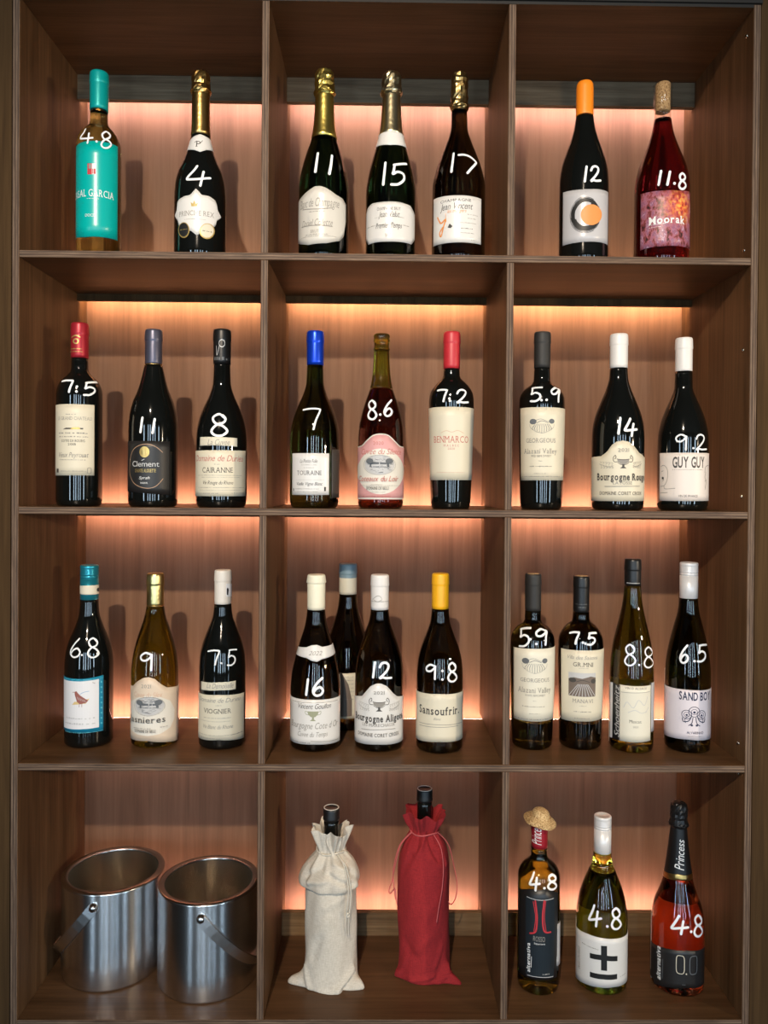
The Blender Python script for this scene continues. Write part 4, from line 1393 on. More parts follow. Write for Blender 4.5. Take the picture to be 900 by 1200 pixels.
      ('K',[(-37.7,81.1),(-28.8,91.3),(-13.3,81.6),(-0.1,95.8),(15.7,86.2),(25.5,101.0)],0.9,'print_pale'),
      ('K',[(-26.3,73.0),(-8.8,77.8),(7.3,72.7),(23.1,75.0)],0.9,'print_pale'),
      ('K',[(20.2,73.6),(29.1,82.2)],0.9,'print_pale'),
      ('B',8.3,118.5,60,18.4),
    ],
  },
  'D11': {
    'x': 0.5505,
    'y': 0.092,
    'row': 3,
    'H': 335.0,
    'cap': ('screw',270.7,15.8,'white_metal'),
    'glass': 'olive_dark',
    'prof': [(0,35.2),(6.2,39.3),(135.6,39.0),(164.0,36.7),(192.4,31.7),(220.8,24.9),(246.1,18.5),(272.6,15.5)],
    'price': [[(-23.9,190.7),(-33.7,182.6),(-41.3,171.5),(-40.9,164.0),(-34.4,160.0),(-25.5,163.2),(-22.2,169.9),(-28.2,174.9),(-36.4,171.3),(-40.6,165.5)],[(-5.3,164.6)],[(13.2,190.9),(10.2,182.9),(8.1,178.5),(17.5,181.2),(28.6,177.7),(28.0,170.3),(15.4,164.4),(3.5,164.3)],[(12.3,190.9),(25.6,191.6),(44.7,190.8)]],
    'items': [
      ('L','lilac_label','label',[(-105.6,111.4),(-23.4,113.6),(74.4,112.6)],[(-108.1,21.0),(-22.0,26.0),(74.4,23.0)]),
      ('T','SAND BOY',-42.5,45.4,95.4,14.5,'print_navy','cond'),
      ('G','octopus',-4.9,66.9,42.5,38.1,'print_navy'),
      ('T','ALVARINHO',-23.0,18.7,36.2,4.6,'print_navy','sans'),
      ('M',-20.0,16.1,32.0,1.47,'print_grey'),
      ('B',11.6,139.5,45,22.1),
    ],
  },
  'E1': {
    'x': 0.2844,
    'y': 0.0927,
    'row': 4,
    'H': 300.3,
    'cap': ('plain',251.6,14.6,'red_foil'),
    'glass': 'olive',
    'prof': [(0,31.8),(6.0,37.0),(59.7,37.9),(199.5,37.9),(211.9,34.3),(222.7,25.8),(232.1,14.9),(252.8,13.6)],
    'price': [[(-28.3,217.5),(-30.3,211.3),(-36.1,199.9),(-33.8,198.5),(-23.2,200.7),(-10.3,202.9)],[(-18.2,211.2),(-19.2,202.8),(-20.9,190.3)],[(2.0,195.6)],[(38.6,209.6),(31.3,214.3),(17.8,212.7),(18.8,207.0),(31.2,202.0),(39.0,194.6),(28.7,191.3),(17.0,193.1),(11.7,198.6),(19.5,204.2),(34.5,205.5),(40.2,208.8),(36.7,212.5)]],
    'pen': 3.78,
    'items': [
      ('V','Princess',2.8,260.3,1.2,298.7,73.0,'print_white','script'),
      ('L','black_label','label',[(-80.9,177.2),(-35.5,190.3),(5.7,193.1),(43.0,182.7)],[(-78.3,28.7),(-10.1,33.0),(47.9,30.3)]),
      ('P',[(-48.4,175.7),(-14.4,175.3),(33.7,175.6),(32.8,34.7),(-5.7,36.3),(-46.4,35.6)],'panel_navy'),
      ('K',[(-44.5,174.3),(-14.4,173.5),(29.4,174.6)],1.06,'print_silver'),
      ('K',[(-41.0,35.7),(-5.7,37.0),(30.8,35.5)],1.06,'print_silver'),
      ('K',[(-21.1,171.5),(-16.2,142.4),(-19.4,117.8),(-34.3,111.6)],2.73,'print_red'),
      ('K',[(2.3,172.9),(-1.8,143.3),(3.1,119.1),(20.8,116.1)],2.73,'print_red'),
      ('K',[(-26.6,169.8),(-19.8,142.0),(-24.0,117.2)],1.21,'print_red'),
      ('K',[(6.0,171.9),(2.7,143.3),(7.8,118.9)],1.21,'print_red'),
      ('T','ROSSO',-25.5,5.2,100.0,9.0,'print_grey','sans'),
      ('T','Superiore',-23.6,5.3,94.6,3.0,'print_white','sans'),
      ('V','alternativa',-33.4,42.2,-34.0,94.0,10.3,'print_white','bold'),
      ('M',-0.3,18.1,42.6,2.43,'print_white'),
      ('K',[(-30.6,52.1),(-29.8,70.6)],0.91,'print_white'),
      ('L','grey_label','side_label',[(45.2,124.8),(84.8,118.7)],[(47.8,49.1),(96.5,42.7)]),
    ],
  },
  'E2': {
    'x': 0.4017,
    'y': 0.1015,
    'row': 4,
    'H': 304.5,
    'cap': ('screw',237.3,15.3,'white_metal'),
    'glass': 'green_yellow',
    'prof': [(0,38.4),(6.0,45.3),(121.6,45.3),(149.8,42.0),(174.8,35.4),(199.8,25.5),(221.7,17.1),(238.9,15.6)],
    'price': [[(-34.5,157.6),(-37.7,148.5),(-44.6,133.5),(-42.1,132.1),(-31.1,135.5),(-18.0,139.1)],[(-25.8,149.2),(-27.0,138.5),(-28.4,124.1)],[(-4.6,127.0)],[(27.0,148.4),(19.7,155.4),(9.3,151.4),(11.1,142.7),(22.5,136.1),(28.7,127.0),(19.6,121.5),(9.9,123.0),(5.6,129.8),(12.1,138.4),(24.6,141.7),(28.4,147.4),(25.0,152.7)]],
    'fill': 207.6,
    'neckmat': 'yellow_liquid',
    'pen': 3.78,
    'items': [
      ('L','white_label','label',[(-112.7,95.9),(-49.0,104.6),(-17.5,105.0),(13.3,104.0),(69.7,99.8)],[(-112.7,2.9),(-47.7,13.7),(-16.4,16.7),(14.5,18.2),(79.7,13.5)]),
      ('P',[(-17.3,91.3),(-4.4,91.9),(-3.8,47.6),(-16.8,47.7)],'print_black'),
      ('P',[(-42.1,72.7),(-11.6,75.3),(20.4,72.6),(20.5,63.5),(-11.5,66.2),(-41.9,63.5)],'print_black'),
      ('P',[(-41.6,39.2),(-11.1,41.1),(20.0,40.8),(20.1,31.6),(-11.0,32.0),(-41.5,30.0)],'print_black'),
      ('M',-63.7,-22.9,83.5,2.7,'print_grey'),
      ('V','dealcoholised',-70.1,31.1,-70.9,71.0,9.0,'print_grey','sans'),
      ('M',28.4,48.5,34.4,2.4,'print_grey'),
      ('B',5,111.7,62,16.5),
    ],
  },
  'E3': {
    'x': 0.5392,
    'y': 0.0973,
    'row': 4,
    'H': 330.9,
    'cap': ('champ',200.9,15.4,'black_foil'),
    'glass': 'rose',
    'prof': [(0,38.5),(6.0,45.9),(91.0,45.9),(116.5,45.6),(142.0,42.1),(167.5,33.2),(187.5,26.7),(202.5,23.7),(250.2,17.2),(286.7,13.3)],
    'price': [[(-18.8,144.8),(-24.2,136.8),(-33.5,123.6),(-30.7,122.4),(-17.0,125.4),(0.7,127.6)],[(-9.2,137.0),(-11.5,127.7),(-14.4,115.4)],[(7.5,120.3)],[(40.1,135.6),(31.9,143.7),(20.4,140.6),(21.6,131.7),(33.2,124.2),(40.1,114.2),(30.0,109.4),(19.4,111.8),(15.0,119.3),(22.2,127.4),(36.3,129.5),(41.9,134.4),(37.6,140.5)]],
    'pen': 3.96,
    'items': [
      ('L','gold_foil','gold_collar',[(-135.7,200.1),(-23.2,209.4),(92.4,206.4)],[(-117.0,191.9),(-22.9,199.2),(92.4,197.1)]),
      ('V','Princess',4.2,216.7,14.5,269.3,43.1,'print_white','script'),
      ('L','charcoal_label','label',[(-90.2,73.9),(-38.9,83.3),(-2.4,87.0),(57.2,81.2)],[(-118.1,-5.0),(-38.0,15.1),(-1.4,20.6),(60.0,14.5)]),
      ('G','zero',-14.9,60.7,15.4,35.0,'print_cream'),
      ('P',[(-0.6,45.0),(-1.1,43.9),(-2.1,43.5),(-3.2,43.9),(-3.7,45.0),(-3.2,46.1),(-2.2,46.6),(-1.1,46.1)],'print_cream'),
      ('G','zero',14.3,59.9,16.6,35.0,'print_slate'),
      ('V','alternativa',-57.9,20.5,-58.9,79.8,12.2,'print_white','bold'),
      ('K',[(-53.5,25.6),(-52.7,60.3)],0.89,'print_slate'),
      ('M',-10.8,-1.5,26.3,2.96,'print_slate'),
      ('B',5,123.8,62,21.6),
    ],
  },
}

# ------------------------------------------------------------------ lettering
NEED = {}


def collect():
    jobs = {}
    for b in BOTTLES.values():
        for it in b['items']:
            if it[0] in ('T', 'V'):
                sty = it[-1]
                bold = {'serifbold': 0.022, 'black': 0.026, 'bold': 0.02, 'cond': 0.022, 'script': -0.002}.get(sty, 0.0)
                for ch in it[1]:
                    if ch != ' ':
                        jobs[(ch, bold)] = None
    objs = []
    for (ch, bold) in jobs:
        cu = bpy.data.curves.new('glyph', 'FONT')
        cu.body = ch
        cu.resolution_u = 3
        cu.offset = bold
        o = bpy.data.objects.new('glyph', cu)
        COL.objects.link(o)
        objs.append(((ch, bold), o))
    bpy.context.view_layer.update()
    dg = bpy.context.evaluated_depsgraph_get()
    for key, o in objs:
        ev = o.evaluated_get(dg)
        me = ev.to_mesh()
        vs = [(v.co.x, v.co.y) for v in me.vertices]
        fs = [tuple(p.vertices) for p in me.polygons]
        ev.to_mesh_clear()
        NEED[key] = (vs, fs)
        cu = o.data
        bpy.data.objects.remove(o, do_unlink=True)
        bpy.data.curves.remove(cu)


collect()


def layout(text, sty):
    """flat letters -> verts, faces, width, cap height"""
    bold = {'serifbold': 0.022, 'black': 0.026, 'bold': 0.02, 'cond': 0.022, 'script': -0.002}.get(sty, 0.0)
    serif = sty in ('serif', 'serifbold', 'black')
    vs, fs = [], []
    x = 0.0
    for ch in text:
        if ch == ' ':
            x += 0.30
            continue
        gv, gf = NEED[(ch, bold)]
        if not gv:
            continue
        x0 = min(v[0] for v in gv)
        x1 = max(v[0] for v in gv)
        base = len(vs)
        vs += [(v[0] - x0 + x, v[1]) for v in gv]
        fs += [tuple(i + base for i in f) for f in gf]
        if serif:
            # feet and heads on the flat ends of the stems
            cnt = {}
            for f in gf:
                for a, b in zip(f, f[1:] + f[:1]):
                    k = (min(a, b), max(a, b))
                    cnt[k] = cnt.get(k, 0) + 1
            ys = [v[1] for v in gv]
            lo, hi = min(ys), max(ys)
            for (a, b), c in cnt.items():
                if c != 1:
                    continue
                pa, pb = gv[a], gv[b]
                if abs(pa[1] - pb[1]) < 0.004 and 0.03 < abs(pa[0] - pb[0]) < 0.2:
                    yy = pa[1]
                    if abs(yy - lo) < 0.03 or abs(yy - hi) < 0.03:
                        xa, xb = min(pa[0], pb[0]) - 0.055 - x0 + x, max(pa[0], pb[0]) + 0.055 - x0 + x
                        dy = 0.045 if abs(yy - lo) < 0.03 else -0.045
                        n0 = len(vs)
                        vs += [(xa, yy), (xb, yy), (xb, yy + dy), (xa, yy + dy)]
                        fs.append((n0, n0 + 1, n0 + 2, n0 + 3) if dy > 0 else (n0 + 3, n0 + 2, n0 + 1, n0))
        x += (x1 - x0) + (0.13 if serif else 0.075)
    if sty == 'script':
        vs = [(vx + 0.34 * vy, vy) for vx, vy in vs]
    h = max((v[1] for v in vs), default=1)
    w = max((v[0] for v in vs), default=1)
    return vs, fs, w, h


# ------------------------------------------------------------------ bottle surface builders


def pchip(pts, n=46):
    """monotone resampling of (z, r)"""
    pts = sorted(pts)
    xs = [p[0] for p in pts]
    ys = [p[1] for p in pts]
    h = [xs[i + 1] - xs[i] for i in range(len(xs) - 1)]
    dl = [(ys[i + 1] - ys[i]) / h[i] for i in range(len(h))]
    m = [dl[0]] + [0.0] * (len(xs) - 2) + [dl[-1]]
    for i in range(1, len(xs) - 1):
        if dl[i - 1] * dl[i] > 0:
            w1, w2 = 2 * h[i] + h[i - 1], h[i] + 2 * h[i - 1]
            m[i] = (w1 + w2) / (w1 / dl[i - 1] + w2 / dl[i])

    def f(x):
        if x <= xs[0]:
            return ys[0]
        if x >= xs[-1]:
            return ys[-1]
        i = 0
        while x > xs[i + 1]:
            i += 1
        t = (x - xs[i]) / h[i]
        return (ys[i] * (2 * t ** 3 - 3 * t * t + 1) + m[i] * h[i] * (t ** 3 - 2 * t * t + t)
                + ys[i + 1] * (-2 * t ** 3 + 3 * t * t) + m[i + 1] * h[i] * (t ** 3 - t * t))
    return f


class Skin:
    """flat (angle, height) artwork wrapped on a bottle"""

    def __init__(self, surf, rref):
        self.surf, self.rref = surf, rref
        self.parts = {}
        self.level = 0

    def pos(self, a, z, off):
        r = self.surf(z) / 1000.0 + off
        t = math.radians(a)
        return (r * math.sin(t), -r * math.cos(t), z / 1000.0)

    def put(self, kind, mat, verts, faces, off=None):
        if off is None:
            self.level += 1
            off = 0.00055 + 0.000035 * self.level
        d = self.parts.setdefault(kind, [[], [], [], []])
        if mat not in d[3]:
            d[3].append(mat)
        mi = d[3].index(mat)
        # split wide faces so they follow the curve
        amin = min(v[0] for v in verts)
        amax = max(v[0] for v in verts)
        zmin = min(v[1] for v in verts)
        zmax = max(v[1] for v in verts)
        if amax - amin > 9:
            bm = bmesh.new()
            bv = [bm.verts.new((v[0], v[1], 0)) for v in verts]
            for f in faces:
                try:
                    bm.faces.new([bv[i] for i in f])
                except ValueError:
                    pass
            a = math.floor(amin / 6) * 6 + 6
            while a < amax:
                bmesh.ops.bisect_plane(bm, geom=bm.verts[:] + bm.edges[:] + bm.faces[:], plane_co=(a, 0, 0), plane_no=(1, 0, 0))
                a += 6
            bm.verts.index_update()
            verts = [(v.co.x, v.co.y) for v in bm.verts]
            faces = [tuple(v.index for v in f.verts) for f in bm.faces]
            bm.free()
        base = len(d[0])
        d[0] += [self.pos(v[0], v[1], off) for v in verts]
        for f in faces:
            d[1].append(tuple(i + base for i in f))
            d[2].append(mi)

    def poly(self, kind, mat, pts):
        bm = bmesh.new()
        bv = [bm.verts.new((p[0], p[1], 0)) for p in pts]
        f = bm.faces.new(bv)
        bm.normal_update()
        if f.normal.z < 0:
            bmesh.ops.reverse_faces(bm, faces=[f])
        bmesh.ops.triangulate(bm, faces=bm.faces[:])
        bm.verts.index_update()
        vs = [(v.co.x, v.co.y) for v in bm.verts]
        fs = [tuple(v.index for v in f.verts) for f in bm.faces]
        bm.free()
        self.put(kind, mat, vs, fs)

    def stroke(self, kind, mat, pts, w, smooth=True, off=None):
        """ribbon of width w mm with round ends along (angle, mm) points"""
        k = math.radians(1) * self.rref          # mm per degree
        if len(pts) == 1:
            c = pts[0]
            n = 12
            vs = [(c[0] + w * 0.62 * math.cos(2 * math.pi * i / n) / k, c[1] + w * 0.62 * math.sin(2 * math.pi * i / n)) for i in range(n)]
            self.put(kind, mat, vs, [tuple(range(n))], off)
            return
        P = [(p[0] * k, p[1]) for p in pts]
        if smooth and len(P) > 2:
            P = smooth_path(P, 5)
        n = len(P)
        Lp, Rp = [], []
        for i in range(n):
            a, b = P[max(i - 1, 0)], P[min(i + 1, n - 1)]
            dx, dy = b[0] - a[0], b[1] - a[1]
            dd = math.hypot(dx, dy) or 1
            nx, ny = -dy / dd * w / 2, dx / dd * w / 2
            Lp.append((P[i][0] + nx, P[i][1] + ny))
            Rp.append((P[i][0] - nx, P[i][1] - ny))
        vs = Lp + Rp
        fs = [(n + i, n + i + 1, i + 1, i) for i in range(n - 1)]
        for end, sgn in ((0, -1), (n - 1, 1)):
            a, b = (P[0], P[1]) if end == 0 else (P[-2], P[-1])
            th = math.atan2(b[1] - a[1], b[0] - a[0]) + (math.pi if end == 0 else 0)
            b0 = len(vs)
            for s in range(7):
                q = th - math.pi / 2 + math.pi * s / 6
                vs.append((P[end][0] + w / 2 * math.cos(q), P[end][1] + w / 2 * math.sin(q)))
            fs.append(tuple(range(b0, b0 + 7)))
        vs = [(v[0] / k, v[1]) for v in vs]
        self.put(kind, mat, vs, fs, off)

    def text(self, s, a0, a1, z, h, mat, sty):
        vs, fs, W, H = layout(s, sty)
        cap = H if not s.islower() else 0.75
        self.put('lettering', mat, [(a0 + (a1 - a0) * v[0] / W, z + v[1] / cap * h) for v in vs], fs)

    def vtext(self, s, a0, z0, a1, z1, da, mat, sty):
        vs, fs, W, H = layout(s, sty)
        self.put('lettering', mat, [(a0 + (a1 - a0) * v[0] / W - da * v[1] / H, z0 + (z1 - z0) * v[0] / W) for v in vs], fs)

    def micro(self, a0, a1, z, h, mat):
        rnd = random.Random(int((a0 * 7 + z * 13) * 10))
        vs, fs = [], []
        k = math.radians(1) * self.rref
        a = a0
        while a < a1 - 0.4:
            w = rnd.uniform(0.5, 1.5) * h * 0.75 / k
            b = min(a + w, a1)
            hh = h * rnd.choice((0.3, 0.42, 0.5))
            n = len(vs)
            vs += [(a, z - h * 0.3), (b, z - h * 0.3), (b, z - h * 0.3 + hh), (a, z - h * 0.3 + hh)]
            fs.append((n, n + 1, n + 2, n + 3))
            a = b + rnd.choice((0.25, 0.25, 0.25, 0.8)) * h / k
        if vs:
            self.put('fine_print', mat, vs, fs)

    def emblem(self, kind, ac, zc, w, h, mat):
        k = math.radians(1) * self.rref
        rnd = random.Random(int(ac * 31 + zc * 17))

        def q(pts):
            return [(ac + x * w / k, zc + y * h) for x, y in pts]

        def st(pts, wd, m=mat):
            self.stroke('emblem', m, q(pts), wd)

        def pl(pts, m=mat):
            self.poly('emblem', m, q(pts))

        def el(cx, cy, a, b, n=20):
            return [(cx + a * math.cos(2 * math.pi * i / n), cy + b * math.sin(2 * math.pi * i / n)) for i in range(n)]
        w_ = abs(w)
        if kind == 'crest':
            pl([(-.4, -.45), (.4, -.45), (.5, .2), (.2, -.05), (0, .5), (-.2, -.05), (-.5, .2)])
        elif kind == 'enso':
            for rr, wd, s0, s1 in ((0.40, 6.5, 20, 330), (0.47, 1.0, 60, 390), (0.50, 0.7, 100, 300), (0.33, 2.2, 200, 420), (0.44, 1.6, -60, 120)):
                pts = []
                for i in range(28):
                    t = math.radians(s0 + (s1 - s0) * i / 27)
                    pts.append((rr * math.cos(t) * (1 + rnd.uniform(-.012, .012)), rr * math.sin(t)))
                st(pts, wd)
        elif kind == 'engraving':
            pl(el(0, 0, .5, .5, 28), 'print_silver')
            pl([(-.32, -.12), (-.3, .08), (-.22, .16), (.2, .12), (.3, .06), (.32, -.12)], 'print_slate')
            pl([(-.26, -.08), (-.25, .03), (.22, .02), (.24, -.08)], 'print_silver')
            for i in range(70):
                x = rnd.uniform(-.44, .36)
                y = rnd.uniform(-.42, .42)
                if x * x + y * y < .17:
                    st([(x, y), (x + rnd.uniform(.04, .12), y + rnd.uniform(-.05, .05))], 0.42)
            for s in (-1, 1):
                pl(el(.3 * s, .2, .12, .14, 12), 'print_slate')
            st(el(0, 0, .5, .5, 28) + [(.5, 0)], 0.4)
        elif kind == 'vineyard':
            pl(el(-.36, .26, .15, .18, 12))
            pl(el(.4, .28, .12, .16, 12))
            st([(-.3, .3), (-.05, .42), (.2, .28), (.35, .22)], 0.6)
            st([(-.2, .18), (0, .3), (.25, .18)], 0.9)
            for i in range(9):
                x = -.48 + i * .12
                st([(x * .55, .1), (x * .8, -.15), (x * .75, -.48 + abs(x) * .5)], 0.7)
            st([(-.5, .1), (-.42, -.2), (0, -.48), (.42, -.2), (.5, .1)], 0.4)
        elif kind == 'goblet':
            pl([(-.3, .2), (.3, .2), (.28, .0), (.12, -.18), (-.12, -.18), (-.28, .0)], 'print_grey')
            st([(-.32, .22), (0, .16), (.32, .22)], 0.9)
            for s in (-1, 1):
                st([(.3 * s, .0), (.46 * s, .02), (.5 * s, .3), (.4 * s, .5), (.36 * s, .34), (.42 * s, .22)], 1.1)
                st([(.28 * s, -.06), (.14 * s, -.2), (0, -.22)], 0.8)
            pl([(-.06, -.18), (.06, -.18), (.05, -.36), (.16, -.5), (-.16, -.5), (-.05, -.36)])
        elif kind == 'cup':
            pl([(-.36, .3), (.36, .3), (.32, .05), (.14, -.16), (-.14, -.16), (-.32, .05)])
            for s in (-1, 1):
                st([(.36 * s, .25), (.5 * s, .3), (.48 * s, .08), (.3 * s, .0)], 0.9)
            pl([(-.07, -.14), (.07, -.14), (.06, -.34), (.2, -.48), (-.2, -.48), (-.06, -.34)])
        elif kind == 'leafspray':
            st([(-.5, .2), (-.2, -.05), (.2, -.3), (.5, -.1)], 0.6)
            for x in (-.4, -.2, 0.0, .2, .38):
                st([(x, .1 - x * .4), (x + .08, .4 - x * .2), (x - .06, .42 - x * .3)], 0.5)
                st([(x, -.05 - x * .4), (x + .12, -.4), (x + .02, -.45)], 0.5)
        elif kind == 'bird':
            pl([(-.45, -.3), (.3, -.22), (.48, .05), (.2, -.02), (0, -.1), (-.3, -.12)], 'print_yellow')
            pl([(-.28, .25), (-.3, .42), (-.2, .48), (-.12, .38), (.0, .25), (.25, .06), (.42, -.06), (.3, -.18), (.0, -.25), (-.16, -.12)])
            for i in range(6):
                st([(-.15 + i * .08, .16 - i * .04), (-.1 + i * .08, .0 - i * .03)], 0.5, 'print_pale')
            st([(0, .3), (.2, .42), (.45, .46)], 0.9, 'print_blue')
            st([(-.02, -.22), (-.04, -.4)], 0.7)
            st([(.1, -.22), (.1, -.4)], 0.7)
            st([(-.3, .42), (-.4, .4)], 0.8)
        elif kind == 'photo':
            pl([(-.5, -.5), (.5, -.5), (.5, .5), (-.5, .5)])
            pl([(-.5, .22), (-.3, .3), (0, .26), (.3, .36), (.5, .3), (.5, .5), (-.5, .5)], 'print_silver')
            for i in range(9):
                x = -.48 + i * .12
                st([(x * .35 + .02, .02), (x, -.48)], 1.0, 'print_silver')
            pl(el(-.35, .18, .14, .1, 12), 'print_dark')
            pl(el(.4, .16, .1, .1, 12), 'print_dark')
            st([(-.2, .12), (.0, .2), (.25, .12)], 0.9, 'print_dark')
        elif kind == 'octopus':
            for cx, cy, rr in ((0, .22, .22), (-.3, .08, .19), (.3, .08, .19)):
                st(el(cx, cy, rr, rr * 1.05, 16) + [(cx + rr, cy)], 1.1)
                st(el(cx, cy, rr * .55, rr * .55, 12) + [(cx + rr * .55, cy)], 0.8)
                pl(el(cx, cy - .02, rr * .25, rr * .25, 10))
            for s in (-1, 1):
                st([(.12 * s, .0), (.22 * s, -.2), (.42 * s, -.26), (.46 * s, -.1)], 1.5)
                st([(.06 * s, -.05), (.1 * s, -.3), (.22 * s, -.42)], 1.3)
                st([(.2 * s, .02), (.36 * s, -.12), (.34 * s, -.3)], 1.0)
                pl(el(.1 * s, -.4, .05, .05, 8))
        elif kind == 'zero':
            pts = []
            rx, ry, c = .44, .46, .26
            for i in range(33):
                t = 2 * math.pi * i / 32
                cx_, sy_ = math.cos(t), math.sin(t)
                pts.append((math.copysign(abs(cx_) ** .6, cx_) * rx, math.copysign(abs(sy_) ** .42, sy_) * ry))
            st(pts, 1.3)

    def flush(self, parent):
        for kind in list(self.parts):
            self.build(kind, kind, parent)

    def build(self, kind, name, parent):
        if kind not in self.parts:
            return None
        v, f, mi, mats = self.parts.pop(kind)
        me = mesh(name, v, f, mats, mi)
        return link(name, me, parent)


def label_mesh(name, surf, top, bot, mat):
    a0 = min(top[0][0], bot[0][0])
    a1 = max(top[-1][0], bot[-1][0])

    def ip(pl, a):
        if a <= pl[0][0]:
            return pl[0][1]
        for (xa, ya), (xb, yb) in zip(pl, pl[1:]):
            if a <= xb:
                return ya + (yb - ya) * (a - xa) / max(1e-6, xb - xa)
        return pl[-1][1]
    cols = max(8, int((a1 - a0) / 2.5))
    rows = 8
    vs, fs = [], []
    for i in range(cols + 1):
        a = a0 + (a1 - a0) * i / cols
        zt, zb = ip(top, a), ip(bot, a)
        t = math.radians(a)
        for j in range(rows + 1):
            z = zb + (zt - zb) * j / rows
            r = surf(z) / 1000 + 0.00045
            vs.append((r * math.sin(t), -r * math.cos(t), z / 1000))
    n = rows + 1
    for i in range(cols):
        for j in range(rows):
            fs.append((i * n + j, (i + 1) * n + j, (i + 1) * n + j + 1, i * n + j + 1))
    # paper edge down to the glass
    ring = [j for j in range(n)] + [i * n + rows for i in range(1, cols + 1)] + [cols * n + j for j in range(rows - 1, -1, -1)] + [i * n for i in range(cols - 1, 0, -1)]
    b0 = len(vs)
    for i in ring:
        x, y, z = vs[i]
        r = math.hypot(x, y)
        s = (r - 0.0004) / r
        vs.append((x * s, y * s, z))
    m = len(ring)
    for i in range(m):
        j = (i + 1) % m
        fs.append((ring[i], ring[j], b0 + j, b0 + i))
    return mesh(name, vs, fs, mat, None, True)


def capsule(kind, b, gl, cz, cr, H, mat):
    """foil, screw cap, wax, cork ... as a lathe mesh in metres"""
    ztop = max(p[0] for p in b['prof'])
    mm = 0.001
    pr = []
    rf = None
    if kind in ('plain', 'plainlip', 'plaincork', 'wax'):
        lip = 1.0 if kind == 'plain' else (2.4 if kind == 'plainlip' else 0.5)
        lz = H - (20 if kind != 'plainlip' else 15)
        pr = [(cr - 1.2, cz - 0.05), (cr - 0.2, cz), (cr - 0.1, cz + 6)]
        if kind == 'wax':
            pr = [(cr - 0.8, cz - 0.4), (cr + .2, cz + 1), (cr, cz + 6), (cr - 0.2, H - 12), (cr - 1.0, H - 5), (cr - 3.0, H - 1.6), (cr - 7, H - 0.2), (0, H)]
        else:
            pr += [(cr - 0.1, lz - 2), (cr - lip * .2, lz - 1), (cr + lip * .6, lz + 0.5), (cr + lip * .6, lz + 2), (cr + .1 * lip, H - 5), (cr - .3, H - 2), (cr - 1.6, H - 0.3)]
            if kind == 'plaincork':
                pr += [(cr - 2.6, H), (cr - 3.2, H - 1.5), (0, H - 1.5)]
            else:
                pr += [(cr - 4, H), (0, H - 0.3)]
    elif kind == 'screw':
        pr = [(cr - 0.5, cz - 0.02), (cr, cz + 0.3), (cr, H - 24)]
        z = H - 24
        for g in range(2):
            pr += [(cr, z), (cr - 0.6, z + 0.6), (cr - 0.6, z + 1.2), (cr + .1, z + 1.8)]
            z += 4.5
        for g in range(5):
            pr += [(cr + .1, z), (cr - 0.35, z + 0.6), (cr + .1, z + 1.2)]
            z += 1.9
        pr += [(cr + .1, H - 2.4), (cr - .4, H - 0.8), (cr - 1.8, H), (cr - 4, H), (cr - 4.5, H - .5), (0, H - .5)]
    elif kind == 'champ':
        zs = [cz + (ztop - cz) * i / 12 for i in range(13)]
        pr = [(gl(cz) - 0.4, cz - 0.3)] + [(gl(z) + 0.7, z) for z in zs]
        pr += [(pr[-1][0] - 0.2, ztop + 2), (pr[-1][0] - 1.5, ztop + 6)]
    elif kind == 'crown':
        pr = [(cr - 3.5, cz - 0.02), (cr - .5, cz + .8), (cr + .3, cz + 3), (cr - 1, cz + 5.5), (cr - 1.2, H - 14), (cr + .2, H - 12.5), (cr + .4, H - 10), (cr - .8, H - 8), (cr - .4, H - 6.5), (cr + .2, H - 4), (cr - .6, H - 1), (cr - 2, H), (cr - 5, H), (cr - 5.5, H - 1), (0, H - 1)]
    elif kind == 'cork':
        pr = [(0, cz), (cr - 1, cz), (cr, cz + 1), (cr, H - 1.5), (cr - 1.2, H), (0, H)]
    return lathe('capsule', [(r * mm, z * mm) for r, z in pr], mat, 48, None, True, rf)


